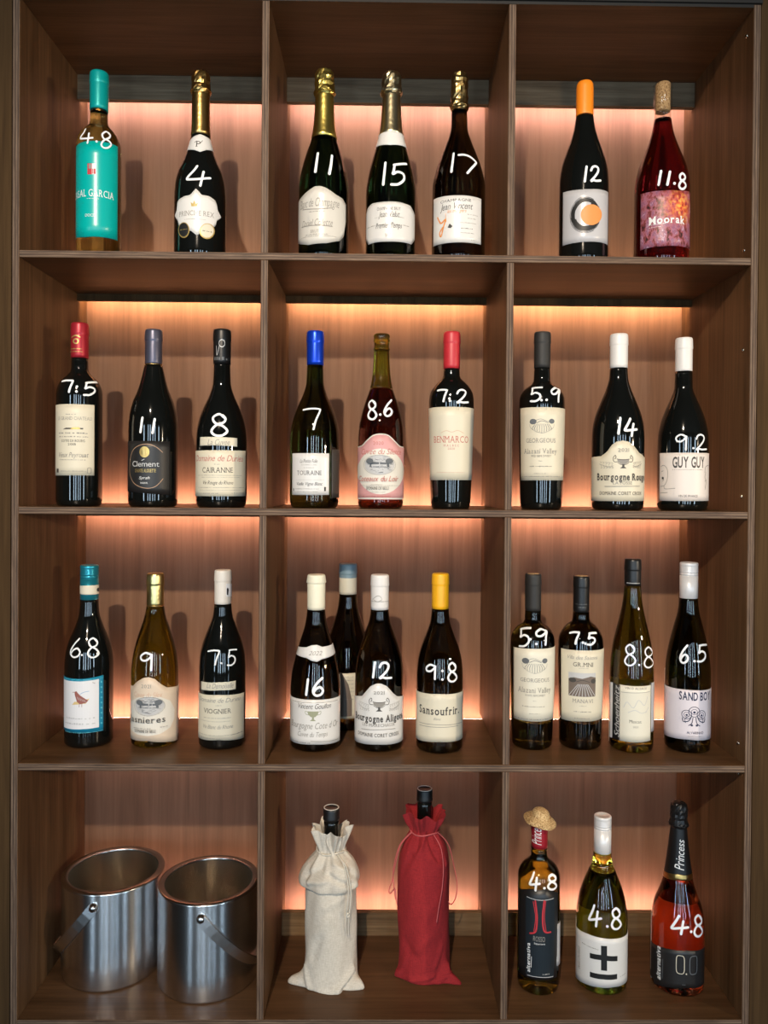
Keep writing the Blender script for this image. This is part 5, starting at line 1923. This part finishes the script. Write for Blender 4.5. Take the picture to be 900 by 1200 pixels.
INFO = {
    'B1': ('wine_bottle', 'clear wine bottle with turquoise capsule and turquoise label, price 4.8'),
    'B2': ('sparkling_wine_bottle', 'black sparkling wine bottle with gold foil and scalloped white label, price 4'),
    'B3': ('sparkling_wine_bottle', 'dark green sparkling wine bottle with yellow gold foil and shield label, price 11'),
    'B4': ('sparkling_wine_bottle', 'dark green sparkling wine bottle with pale gold foil and white neck band, price 15'),
    'B5': ('sparkling_wine_bottle', 'brown sparkling wine bottle with short dull gold foil, price 17'),
    'B6': ('wine_bottle', 'black wine bottle with orange wax top and orange circle label, price 12'),
    'B7': ('wine_bottle', 'ruby red wine bottle with bare cork and purple forest label, price 11.8'),
    'C1': ('wine_bottle', 'dark bordeaux bottle with red and gold capsule and cream chateau label, price 7.5'),
    'C2': ('wine_bottle', 'black wine bottle with grey capsule and black label with gold seal, price 11'),
    'C3': ('wine_bottle', 'black wine bottle with black capsule and two cream labels, price 8'),
    'C4': ('wine_bottle', 'dark olive wine bottle with bright blue capsule and small white label, price 7'),
    'C5': ('wine_bottle', 'uncapped olive necked bottle of red wine with pink arched label, price 8.6'),
    'C6': ('wine_bottle', 'dark bordeaux bottle with plain red capsule and tall cream label, price 7.2'),
    'C7': ('wine_bottle', 'dark bordeaux bottle with black capsule, price 5.9, left of the bottle priced 14'),
    'C8': ('wine_bottle', 'black burgundy bottle with white capsule and arched cream goblet label, price 14'),
    'C9': ('wine_bottle', 'black wine bottle with white capsule and line drawn faces on label, price 9.2'),
    'D1': ('wine_bottle', 'black wine bottle with teal screw cap and bird picture label, price 6.8'),
    'D2': ('wine_bottle', 'olive glass wine bottle with gold capsule and arched beige label, price 9'),
    'D3': ('wine_bottle', 'dark wine bottle with ivory capsule and two cream labels, price 7.5'),
    'D4': ('wine_bottle', 'dark burgundy bottle with ivory wax top and white neck label, price 16'),
    'D5': ('wine_bottle', 'dark wine bottle with grey and cream capsule standing behind the bottles priced 16 and 12'),
    'D6': ('wine_bottle', 'brown burgundy bottle with white capsule and arched white goblet label, price 12'),
    'D7': ('wine_bottle', 'dark brown wine bottle with yellow capsule and plain cream label, price 9.8'),
    'D8': ('wine_bottle', 'olive bordeaux bottle with dull black capsule, price 5.9, beside the vineyard photo label'),
    'D9': ('wine_bottle', 'dark bordeaux bottle with black capsule and sepia vineyard photo label, price 7.5'),
    'D10': ('wine_bottle', 'tall slender olive flute bottle with black capsule, price 8.8'),
    'D11': ('wine_bottle', 'slender dark bottle with white screw cap and navy lettered label, price 6.5'),
    'E1': ('wine_bottle', 'olive bordeaux bottle with red capsule and navy label wearing a tiny straw hat'),
    'E2': ('wine_bottle', 'green bottle of white wine with white screw cap and plus minus label'),
    'E3': ('sparkling_wine_bottle', 'rose sparkling bottle with black foil, gold collar and black label'),
}
PRICE = {'B1': '4.8', 'B2': '4', 'B3': '11', 'B4': '15', 'B5': '17', 'B6': '12', 'B7': '11.8', 'C1': '7.5', 'C2': '11', 'C3': '8', 'C4': '7',
         'C5': '8.6', 'C6': '7.2', 'C7': '5.9', 'C8': '14', 'C9': '9.2', 'D1': '6.8', 'D2': '9', 'D3': '7.5', 'D4': '16', 'D6': '12', 'D7': '9.8',
         'D8': '5.9', 'D9': '7.5', 'D10': '8.8', 'D11': '6.5', 'E1': '4.8', 'E2': '4.8', 'E3': '4.8'}
CAPNAME = {'plain': 'capsule', 'plainlip': 'capsule', 'plaincork': 'capsule', 'wax': 'wax_top', 'screw': 'screw_cap', 'champ': 'foil_hood',
           'crown': 'lip', 'cork': 'cork'}


def solid(name, gl, z0, z1, mat, base):
    """closed solid of revolution between z0 and z1 (mm)"""
    pr = []
    if base:
        r0 = gl(0)
        pr = [(0, 0.010), (r0 * .0004, 0.0085), (r0 * .00072, 0.002), (r0 * .00086, 0.0), (r0 * .00094, 0.0002), (gl(2) * .00099, 0.0018)]
        z0 = 5
    else:
        pr = [(0, z0 / 1000)]
    n = 40
    for i in range(n + 1):
        z = z0 + (z1 - z0) * i / n
        pr.append((gl(z) / 1000, z / 1000))
    pr.append((0, z1 / 1000))
    return lathe(name, pr, mat, 64)


def make_bottle(key, b):
    nm, lab = INFO[key]
    e = empty(nm, (b['x'], b['y'], Z[b['row']]))
    tag(e, lab, 'bottle', 'wine bottles on the shelves')
    gl = pchip(b['prof'])
    ct, cz, cr, cm = b['cap']
    H = b['H']
    ztop = max(p[0] for p in b['prof'])
    rref = max(p[1] for p in b['prof'])

    def surf(z):
        if z >= cz:
            if ct == 'champ':
                return gl(z) + 0.8 if z < ztop else cr + 1.5
            return cr + 0.1
        return gl(z)
    fill = b.get('fill')
    body_top = fill if fill else ztop
    link('glass_body', solid('glass_body', gl, 0, body_top - (0.15 if fill else 0), b['glass'], True), e)
    if fill and 'neckmat' in b:
        link('neck', solid('neck', gl, fill + 0.05, ztop, b['neckmat'], False), e)
    if 'neckglass' in b:
        ng = b['neckglass'] / 1000
        cc = cr / 1000 + 0.0003
        f_ = fill / 1000 + 0.0002
        zr = ztop / 1000
        pr = [(cc * .93, f_), (gl(fill) / 1000, f_), (gl(ztop) / 1000, zr), (ng - .001, zr + .004), (ng, zr + .008), (ng, H / 1000 - .012),
              (ng + .0012, H / 1000 - .009), (ng + .0012, H / 1000 - .003), (ng - .001, H / 1000 - .001), (cc, H / 1000 - .001), (cc, zr + .002), (cc * .93, f_)]
        link('neck', lathe('neck', pr, 'thin_glass', 48), e)
    cap = link(CAPNAME[ct], capsule(ct, b, gl, cz, cr, H, cm), e)
    if ct == 'plaincork':
        link('cork', lathe('cork', [(0, H / 1000 - .0014), (cr / 1000 - .0036, H / 1000 - .0014), (cr / 1000 - .004, H / 1000 + .0002), (0, H / 1000 + .0004)], 'cork', 24), cap)
    if ct == 'champ':
        rnd = random.Random(int(H * 10))
        zz = ztop
        hp = [(gl(ztop) + 0.2, zz - 1.5), (cr - 0.4, zz + 0.5), (cr + 1.2, zz + 3), (cr + 1.6, zz + 6), (cr + 1.0, zz + 10)]
        nz_ = max(3, int((H - 14 - zz - 10) / 5))
        hp += [(cr - 0.2 + 0.5 * (q % 2), zz + 10 + (H - 14 - zz - 10) * (q + 1) / nz_) for q in range(nz_)]
        hp += [(cr - 0.6, H - 9), (cr - 1.6, H - 4.5), (cr - 4.2, H - 1.5), (cr - 7.5, H - 0.3), (0, H)]

        def crinkle(r, z, a, i_):
            if i_ == 0 or r < 0.004:
                return r, z
            return r + rnd.uniform(-0.0011, 0.0008), z + rnd.uniform(-0.0009, 0.0009)
        link('crinkled_hood', lathe('crinkled_hood', [(r_ / 1000, z_ / 1000) for r_, z_ in hp], cm, 24, None, False, crinkle), cap)
        # wire muselet showing through the foil
        zw = (ztop + 5) / 1000
        pts = [((cr + 1.7) / 1000 * math.sin(2 * math.pi * i / 28), -(cr + 1.7) / 1000 * math.cos(2 * math.pi * i / 28), zw + .0008 * math.sin(i)) for i in range(28)]
        link('wire_ring', tube('wire_ring', pts, 0.0007, cm, 6, True), cap)
    if 'capband' in b:
        link('band', lathe('band', [(cr / 1000 - .0004, cz / 1000 + .0002), (cr / 1000 + .0004, cz / 1000 + .0002), (cr / 1000 + .0004, cz / 1000 + .0026), (cr / 1000 - .0004, cz / 1000 + .0026)], b['capband'], 40), cap)
    target = cap
    sk = Skin(surf, rref)
    for it in b['items']:
        t = it[0]
        if t not in 'PK':
            sk.flush(target)
        if t == 'L':
            sk.flush(target)
            _, m, ln, top, bot = it
            par = cap if ln in ('cap_band', 'gold_collar') else e
            target_new = link(ln, label_mesh(ln, surf, top, bot, m), par)
            target = target_new if par is e else cap
            sk = Skin(surf, rref)
        elif t == 'B':
            _, z0, z1, hf, az = it
            c_ = 180 + az
            link('back_label', label_mesh('back_label', surf, [(c_ - hf, z1), (c_ + hf, z1)], [(c_ - hf, z0), (c_ + hf, z0)], 'back_paper'), e)
        elif t == 'T':
            sk.text(*it[1:])
        elif t == 'V':
            sk.vtext(*it[1:])
        elif t == 'K':
            sk.stroke('printed_motif', it[3], it[1], it[2])
        elif t == 'P':
            sk.poly('printed_motif', it[2], it[1])
        elif t == 'M':
            sk.micro(*it[1:])
        elif t == 'G':
            sk.emblem(*it[1:])
        if t in 'TVMG':
            sk.flush(target)
    sk.flush(target)
    if b['price']:
        sk = Skin(surf, rref)
        for st in b['price']:
            rr = surf(sum(p[1] for p in st) / len(st))
            sk.rref = rr
            sk.stroke('price', 'marker_white', st, b.get('pen', 3.4), True, 0.0013)
        o = sk.build('price', 'price_marking', e)
        o['label'] = 'white handwritten price ' + PRICE[key]
    return e


ROOTS = {}
for key, b in BOTTLES.items():
    ROOTS[key] = make_bottle(key, b)

# ------------------------------------------------------------------ straw hat on the olive bottle
b = BOTTLES['E1']
hz = Z[4] + b['H'] / 1000
hat = empty('straw_hat', (b['x'] + 0.001, b['y'], hz + 0.0005))
tag(hat, 'tiny woven straw hat perched on the red capsule of a bottle', 'hat')


def hatf(r, z, a, i):
    m_ = 1 + 0.06 * math.sin(2 * a + 1) + 0.03 * math.sin(5 * a)
    dz = 0.0016 * math.sin(2 * a + 2.2) if r > 0.017 else 0
    return r * m_, z + dz


hatp = [(0, 0.0), (0.016, 0.0), (0.024, -0.0012), (0.0288, -0.003), (0.0295, -0.0022), (0.025, 0.002), (0.0185, 0.0042), (0.0165, 0.007), (0.0155, 0.012),
        (0.0128, 0.0165), (0.008, 0.0188), (0, 0.0195)]
link('woven_body', lathe('woven_body', hatp, 'straw', 40, None, True, hatf), hat)
pts = [(0.0178 * math.cos(t), 0.0178 * math.sin(t), 0.0056) for t in [2 * math.pi * i / 32 for i in range(32)]]
link('braid', tube('braid', pts, 0.0011, 'straw', 6, True), hat)
rim = []
for i in range(44):
    t = 2 * math.pi * i / 44
    r, z = hatf(0.0294, -0.0025, t, 0)
    rim.append((r * math.sin(t), -r * math.cos(t), z))
link('brim_edge', tube('brim_edge', rim, 0.0009, 'straw', 6, True), hat)
hat.rotation_euler = (math.radians(7), math.radians(6), 0)

# ------------------------------------------------------------------ steel ice buckets


def bucket(x, y, r, h, hdir, tilt, label):
    """double walled bucket; strap handle pivots at +-hdir axis and hangs to one side"""
    e = empty('ice_bucket', (x, y, Z[4]))
    tag(e, label, 'bucket', 'steel ice buckets on the bottom shelf')
    w = 0.0125
    outer = [(0, 0.0), (r - .004, 0.0), (r - .001, .0012), (r, .004), (r, h * .25), (r, h * .5), (r, h * .75), (r, h - .004)]
    link('outer_wall', lathe('outer_wall', outer, 'brushed_steel', 96), e)
    rimp = [(r, h - .0041), (r, h - .002), (r - .0012, h), (r - w + .001, h), (r - w, h - .0015), (r - w, h - .004)]
    link('rim', lathe('rim', rimp, 'polished_steel', 96), e)
    inner = [(r - w, h - .0039), (r - w, h * .6), (r - w, h * .3), (r - w, .014), (r - w - .004, .010), (0, .010)]
    link('inner_wall', lathe('inner_wall', inner, 'inner_steel', 96), e)
    # handle
    pr = r + 0.004
    zp = h - 0.022
    c, s = math.cos(hdir), math.sin(hdir)
    n = 28
    hw = 0.0090
    vs, fs = [], []
    for i in range(n + 1):
        t = math.pi * i / n
        # arc in the plane through the pivots, swung down by tilt
        lx = pr * math.cos(t)
        rr = 0.155 * math.sin(t)
        ly = rr * math.cos(tilt)
        lz = rr * math.sin(tilt)
        nx, nz = -math.sin(tilt), math.cos(tilt)          # strap width runs across the swing plane
        tx, ty = math.cos(t), math.sin(t)
        for ww in (-hw, hw):
            for th in (0.0, 0.0022):
                px = lx + tx * th
                py = (ly + ty * math.cos(tilt) * th) + nx * ww
                pz = (lz + ty * math.sin(tilt) * th) + nz * ww
                vs.append((px * c - py * s, px * s + py * c, zp + pz))
    for i in range(n):
        a, b2 = i * 4, (i + 1) * 4
        for p, q in ((0, 1), (1, 3), (3, 2), (2, 0)):
            fs.append((a + p, a + q, b2 + q, b2 + p))
    fs.append((0, 1, 3, 2))
    fs.append((n * 4, n * 4 + 2, n * 4 + 3, n * 4 + 1))
    hd = link('handle', mesh('handle', vs, fs, 'brushed_steel'), e)
    for sg in (1, -1):
        riv = lathe('rivet', [(0.0075, 0), (0.0075, 0.0028), (0.0066, 0.0032), (0.0062, 0.0072), (0.0048, 0.0088), (0, 0.0094)], 'polished_steel', 20)
        o = link('rivet', riv, hd, (sg * c * (r - 0.0005), sg * s * (r - 0.0005), zp))
        o.rotation_euler = (0, math.radians(90), math.atan2(sg * s, sg * c))
    return e


bucket(-0.5055, 0.160, 0.0925, 0.175, math.radians(-92.4), math.pi + math.radians(50), 'brushed steel ice bucket nearest the left side panel, handle hanging left')
bucket(-0.3195, 0.1285, 0.0915, 0.173, math.radians(-86), math.radians(-50), 'brushed steel ice bucket beside the cream cloth bag compartment, handle hanging right')


# ------------------------------------------------------------------ cloth bottle bags


def bag_bottle(x, y, H, label):
    e = empty('wine_bottle', (x, y, Z[4] + 0.002))
    tag(e, label, 'bottle', 'wine bottles in cloth bags')
    prof = [(0, 34), (8, 36), (190, 36), (205, 34), (222, 24), (235, 15.5), (250, 14.2), (H - 22, 13.6)]
    gl = pchip(prof)
    link('glass_body', solid('glass_body', gl, 0, H - 22, 'black', True), e)
    pr = [(.0138, (H - 22.2) / 1000), (.0150, (H - 21.5) / 1000), (.0154, (H - 18) / 1000), (.0146, (H - 15) / 1000), (.0148, (H - 4) / 1000), (.0140, (H - 1) / 1000), (.0128, H / 1000)]
    m = link('lip', lathe('lip', pr + [(.0122, (H - 1) / 1000), (0, (H - 1) / 1000)], 'black_foil', 40), e)
    link('rim_ring', lathe('rim_ring', [(.0124, (H - .3) / 1000), (.0136, (H - .6) / 1000), (.0143, (H + .2) / 1000), (.0132, (H + .6) / 1000), (.0122, (H + .3) / 1000), (.0124, (H - .3) / 1000)], 'ivory_foil', 32), m)
    return e


def cloth_bag(name, x, y, prof, mat, label, corners, ruffle, seed, folds, creases, cwid):
    """prof: (r_mm, z_mm, fold weight, ruffle weight, corner weight)"""
    e = empty(name, (x, y, Z[4]))
    tag(e, label, 'bag')
    rnd = random.Random(seed)
    ph = [rnd.uniform(0, 6.28) for _ in range(10)]
    rings = smooth_path(prof, 6)
    seg = 160
    vs, fs = [], []
    for (r, z, fw, rw, cw) in rings:
        for k in range(seg):
            a = 2 * math.pi * k / seg
            rr = r
            rr += fw * (1.4 * math.sin(2 * a + ph[0] + z * .012) + 1.1 * math.sin(3 * a + ph[1] - z * .02) + .7 * math.sin(5 * a + ph[2] + z * .03) + 0.5 * math.sin(9 * a + ph[6] - z * .045))
            rr += rw * (ruffle * math.sin(6 * a + ph[3]) + ruffle * .6 * math.sin(11 * a + ph[4]) + ruffle * .5 * math.sin(4 * a + ph[5]) + ruffle * .45 * math.sin(17 * a + ph[9]))
            dg = (math.degrees(a) + 180) % 360 - 180
            for (ca0, cz0, ca1, cz1, amp, wid) in creases:
                ax, ay, bx, by = ca0 * .8, cz0, ca1 * .8, cz1
                qx, qy = dg * .8, z
                t_ = max(0, min(1, ((qx - ax) * (bx - ax) + (qy - ay) * (by - ay)) / ((bx - ax) ** 2 + (by - ay) ** 2)))
                dd = math.hypot(qx - ax - t_ * (bx - ax), qy - ay - t_ * (by - ay))
                if dd < 3 * wid:
                    rr += 1.9 * amp * math.exp(-(dd / wid) ** 2)
            zz = z + rw * 2.5 * math.sin(6 * a + ph[6]) + rw * 2.0 * math.sin(3 * a + ph[7]) + fw * folds * math.sin(a + 0.9)
            for ca, cl, lift in corners:
                d = (a - ca + math.pi) % (2 * math.pi) - math.pi
                g = math.exp(-abs(d / cwid) ** 1.4) * cw
                rr += cl * g
                zz += lift * g * min(1, max(0, z - 1) / 6)
            if z < 0.6:
                zz = 0.0
            vs.append((rr * math.sin(a) / 1000, -rr * math.cos(a) / 1000, max(0.0, zz) / 1000))
    n = len(rings)
    for i in range(n - 1):
        for k in range(seg):
            k2 = (k + 1) % seg
            fs.append((i * seg + k, i * seg + k2, (i + 1) * seg + k2, (i + 1) * seg + k))
    fs.append(tuple(reversed(range(seg))))
    me = mesh('cloth', vs, fs, mat, None, True)
    link('cloth', me, e)
    return e


bag_bottle(-0.0935, 0.112, 311, 'dark bottle neck sticking out of the cream linen bag')
bag_bottle(0.0785, 0.137, 336, 'dark bottle neck sticking out of the red cloth bag')
# (radius, height, fold, ruffle, corner)
creamp = [(40, 0, 0, 0, .95), (46.5, 0.4, 0, 0, 1.0), (47, 3, .5, 0, 1.0), (46.5, 8, .9, 0, .75), (46.5, 16, 1.0, 0, .30), (46, 30, 1.0, 0, .06), (45.5, 60, 1.0, 0, 0), (46, 100, 1.0, 0, 0),
          (46, 140, 1.0, 0, 0), (45, 166, 1.1, 0, 0), (43, 180, 1.2, 0, 0), (44, 182, 1.4, 0, .10), (50, 176, 1.8, .1, .18), (52.5, 181, 2.2, .2, .24), (51, 194, 2.2, .3, .24),
          (45, 210, 2.0, .4, .16), (35, 223, 1.4, .5, .06), (27, 232, .7, .5, 0), (24, 238, .3, .5, 0), (25.5, 246, .4, .8, 0), (30, 258, .7, 1.3, 0), (35, 274, .9, 1.9, 0), (34, 274.5, .9, 1.9, 0),
          (26, 260, .4, 1.2, 0), (20, 246, .2, .5, 0)]
cream = cloth_bag('linen_bottle_bag', -0.0935, 0.112, creamp, 'linen_cream', 'cream linen drawstring bag wrapped round a bottle, folded over at the top',
                  [(math.radians(-78), 30, 7), (math.radians(62), 24, 5), (math.radians(8), 3, 0)], 2.6, 5, 2.4,
                  [(-50, 190, -5, 200, 2.4, 5), (0, 205, 45, 186, -2.6, 4), (-20, 215, -60, 200, -2.2, 5), (10, 225, 40, 215, 2.2, 4), (20, 4, 60, 30, 2.6, 5), (35, 2, 62, 18, -3.0, 4),
                   (-45, 4, -62, 36, 2.2, 5), (-30, 100, -5, 130, 1.6, 8), (-40, 60, -20, 95, -1.4, 8), (-10, 150, 30, 165, 1.2, 6), (5, 238, -12, 262, 2.4, 4), (25, 240, 30, 268, -2.6, 4), (70, 180, 50, 205, -2.5, 5)], .26)
redp = [(42, 0, 0, 0, .9), (47.5, 0.4, 0, 0, 1.0), (48, 3, .5, 0, 1.0), (47.5, 8, .9, 0, .75), (47, 16, 1.0, 0, .32), (47, 34, 1.0, 0, .08), (46.5, 70, 1.0, 0, 0), (47, 120, .9, 0, 0), (47, 170, .9, 0, 0),
        (46, 200, .9, 0, 0), (43, 222, .9, .25, 0), (37, 240, .8, .55, 0), (30, 252, .5, .75, 0), (25, 261, .3, .7, 0), (26, 269, .3, .9, 0), (32, 281, .5, 1.4, 0), (37, 295, .6, 1.7, 0),
        (36, 295.5, .6, 1.7, 0), (27, 281, .3, 1.1, 0), (20, 267, .2, .5, 0)]
red = cloth_bag('cloth_bottle_bag', 0.0785, 0.137, redp, 'cloth_red', 'bright red cloth drawstring bag wrapped round a bottle',
                [(math.radians(-68), 10, 3), (math.radians(55), 34, 4)], 2.0, 11, 1.0,
                [(10, 260, 30, 222, -2.2, 4), (0, 258, -25, 228, 2.0, 4), (15, 225, 45, 205, 2.0, 6), (-40, 225, -60, 190, -1.6, 6), (-20, 60, 10, 85, 1.8, 8), (-50, 70, -20, 50, -1.6, 7), (25, 30, 45, 60, 1.8, 6),
                 (30, 4, 60, 24, 2.4, 5), (-30, 6, 20, 14, 1.8, 5), (-60, 10, -45, 40, 1.6, 5), (0, 120, 30, 150, 1.2, 9), (40, 240, 55, 210, 1.8, 4), (45, 3, 62, 10, -2.4, 4)], .22)


def ring_cord(parent, r, z, mat, rad=0.0013):
    pts = [(r * math.sin(t), -r * math.cos(t), z + 0.0015 * math.sin(3 * t)) for t in [2 * math.pi * i / 40 for i in range(40)]]
    link('drawstring', tube('drawstring', pts, rad, mat, 7, True), parent)


ring_cord(cream, 0.0265, 0.238, 'cord_cream')
ring_cord(red, 0.0272, 0.262, 'cord_red')


def cord(parent, pts, mat, rad=0.0011):
    link('drawstring_end', tube('drawstring_end', smooth_path(pts, 8), rad, mat, 7), parent)


def surf_pt(a, r, z):
    t = math.radians(a)
    return (r * math.sin(t), -r * math.cos(t), z)


cord(cream, [surf_pt(28, .028, .238), surf_pt(32, .046, .228), surf_pt(33, .058, .206), surf_pt(34, .061, .180), surf_pt(33, .056, .140), surf_pt(34, .0535, .112), surf_pt(37, .053, .102)], 'cord_cream')
cord(cream, [surf_pt(30, .028, .236), surf_pt(36, .047, .226), surf_pt(37, .059, .203), surf_pt(39, .061, .175), surf_pt(38, .056, .135), surf_pt(40, .053, .108), surf_pt(42, .053, .098)], 'cord_cream')
cord(cream, [surf_pt(33, .056, .140), surf_pt(36, .0575, .137), surf_pt(38, .0575, .141), surf_pt(35, .058, .144), surf_pt(33, .056, .140)], 'cord_cream', .0016)
cord(red, [surf_pt(35, .028, .262), surf_pt(38, .046, .243), surf_pt(36, .055, .210), surf_pt(32, .0555, .170), surf_pt(26, .0545, .140), surf_pt(22, .0545, .116)], 'cord_red', .0009)
cord(red, [surf_pt(60, .028, .262), surf_pt(72, .046, .240), surf_pt(76, .056, .200), surf_pt(78, .062, .165), surf_pt(74, .060, .142), surf_pt(60, .056, .136), surf_pt(50, .0555, .146)], 'cord_red', .0009)
cord(red, [surf_pt(-60, .028, .262), surf_pt(-72, .046, .240), surf_pt(-76, .055, .205), surf_pt(-82, .060, .170), surf_pt(-86, .0655, .150), surf_pt(-82, .0625, .146), surf_pt(-74, .0575, .158), surf_pt(-70, .0555, .150), surf_pt(-68, .0545, .132)], 'cord_red', .0009)
cord(red, [surf_pt(-64, .028, .262), surf_pt(-76, .047, .238), surf_pt(-80, .057, .200), surf_pt(-80, .0585, .175), surf_pt(-75, .057, .152), surf_pt(-72, .0555, .138)], 'cord_red', .0009)
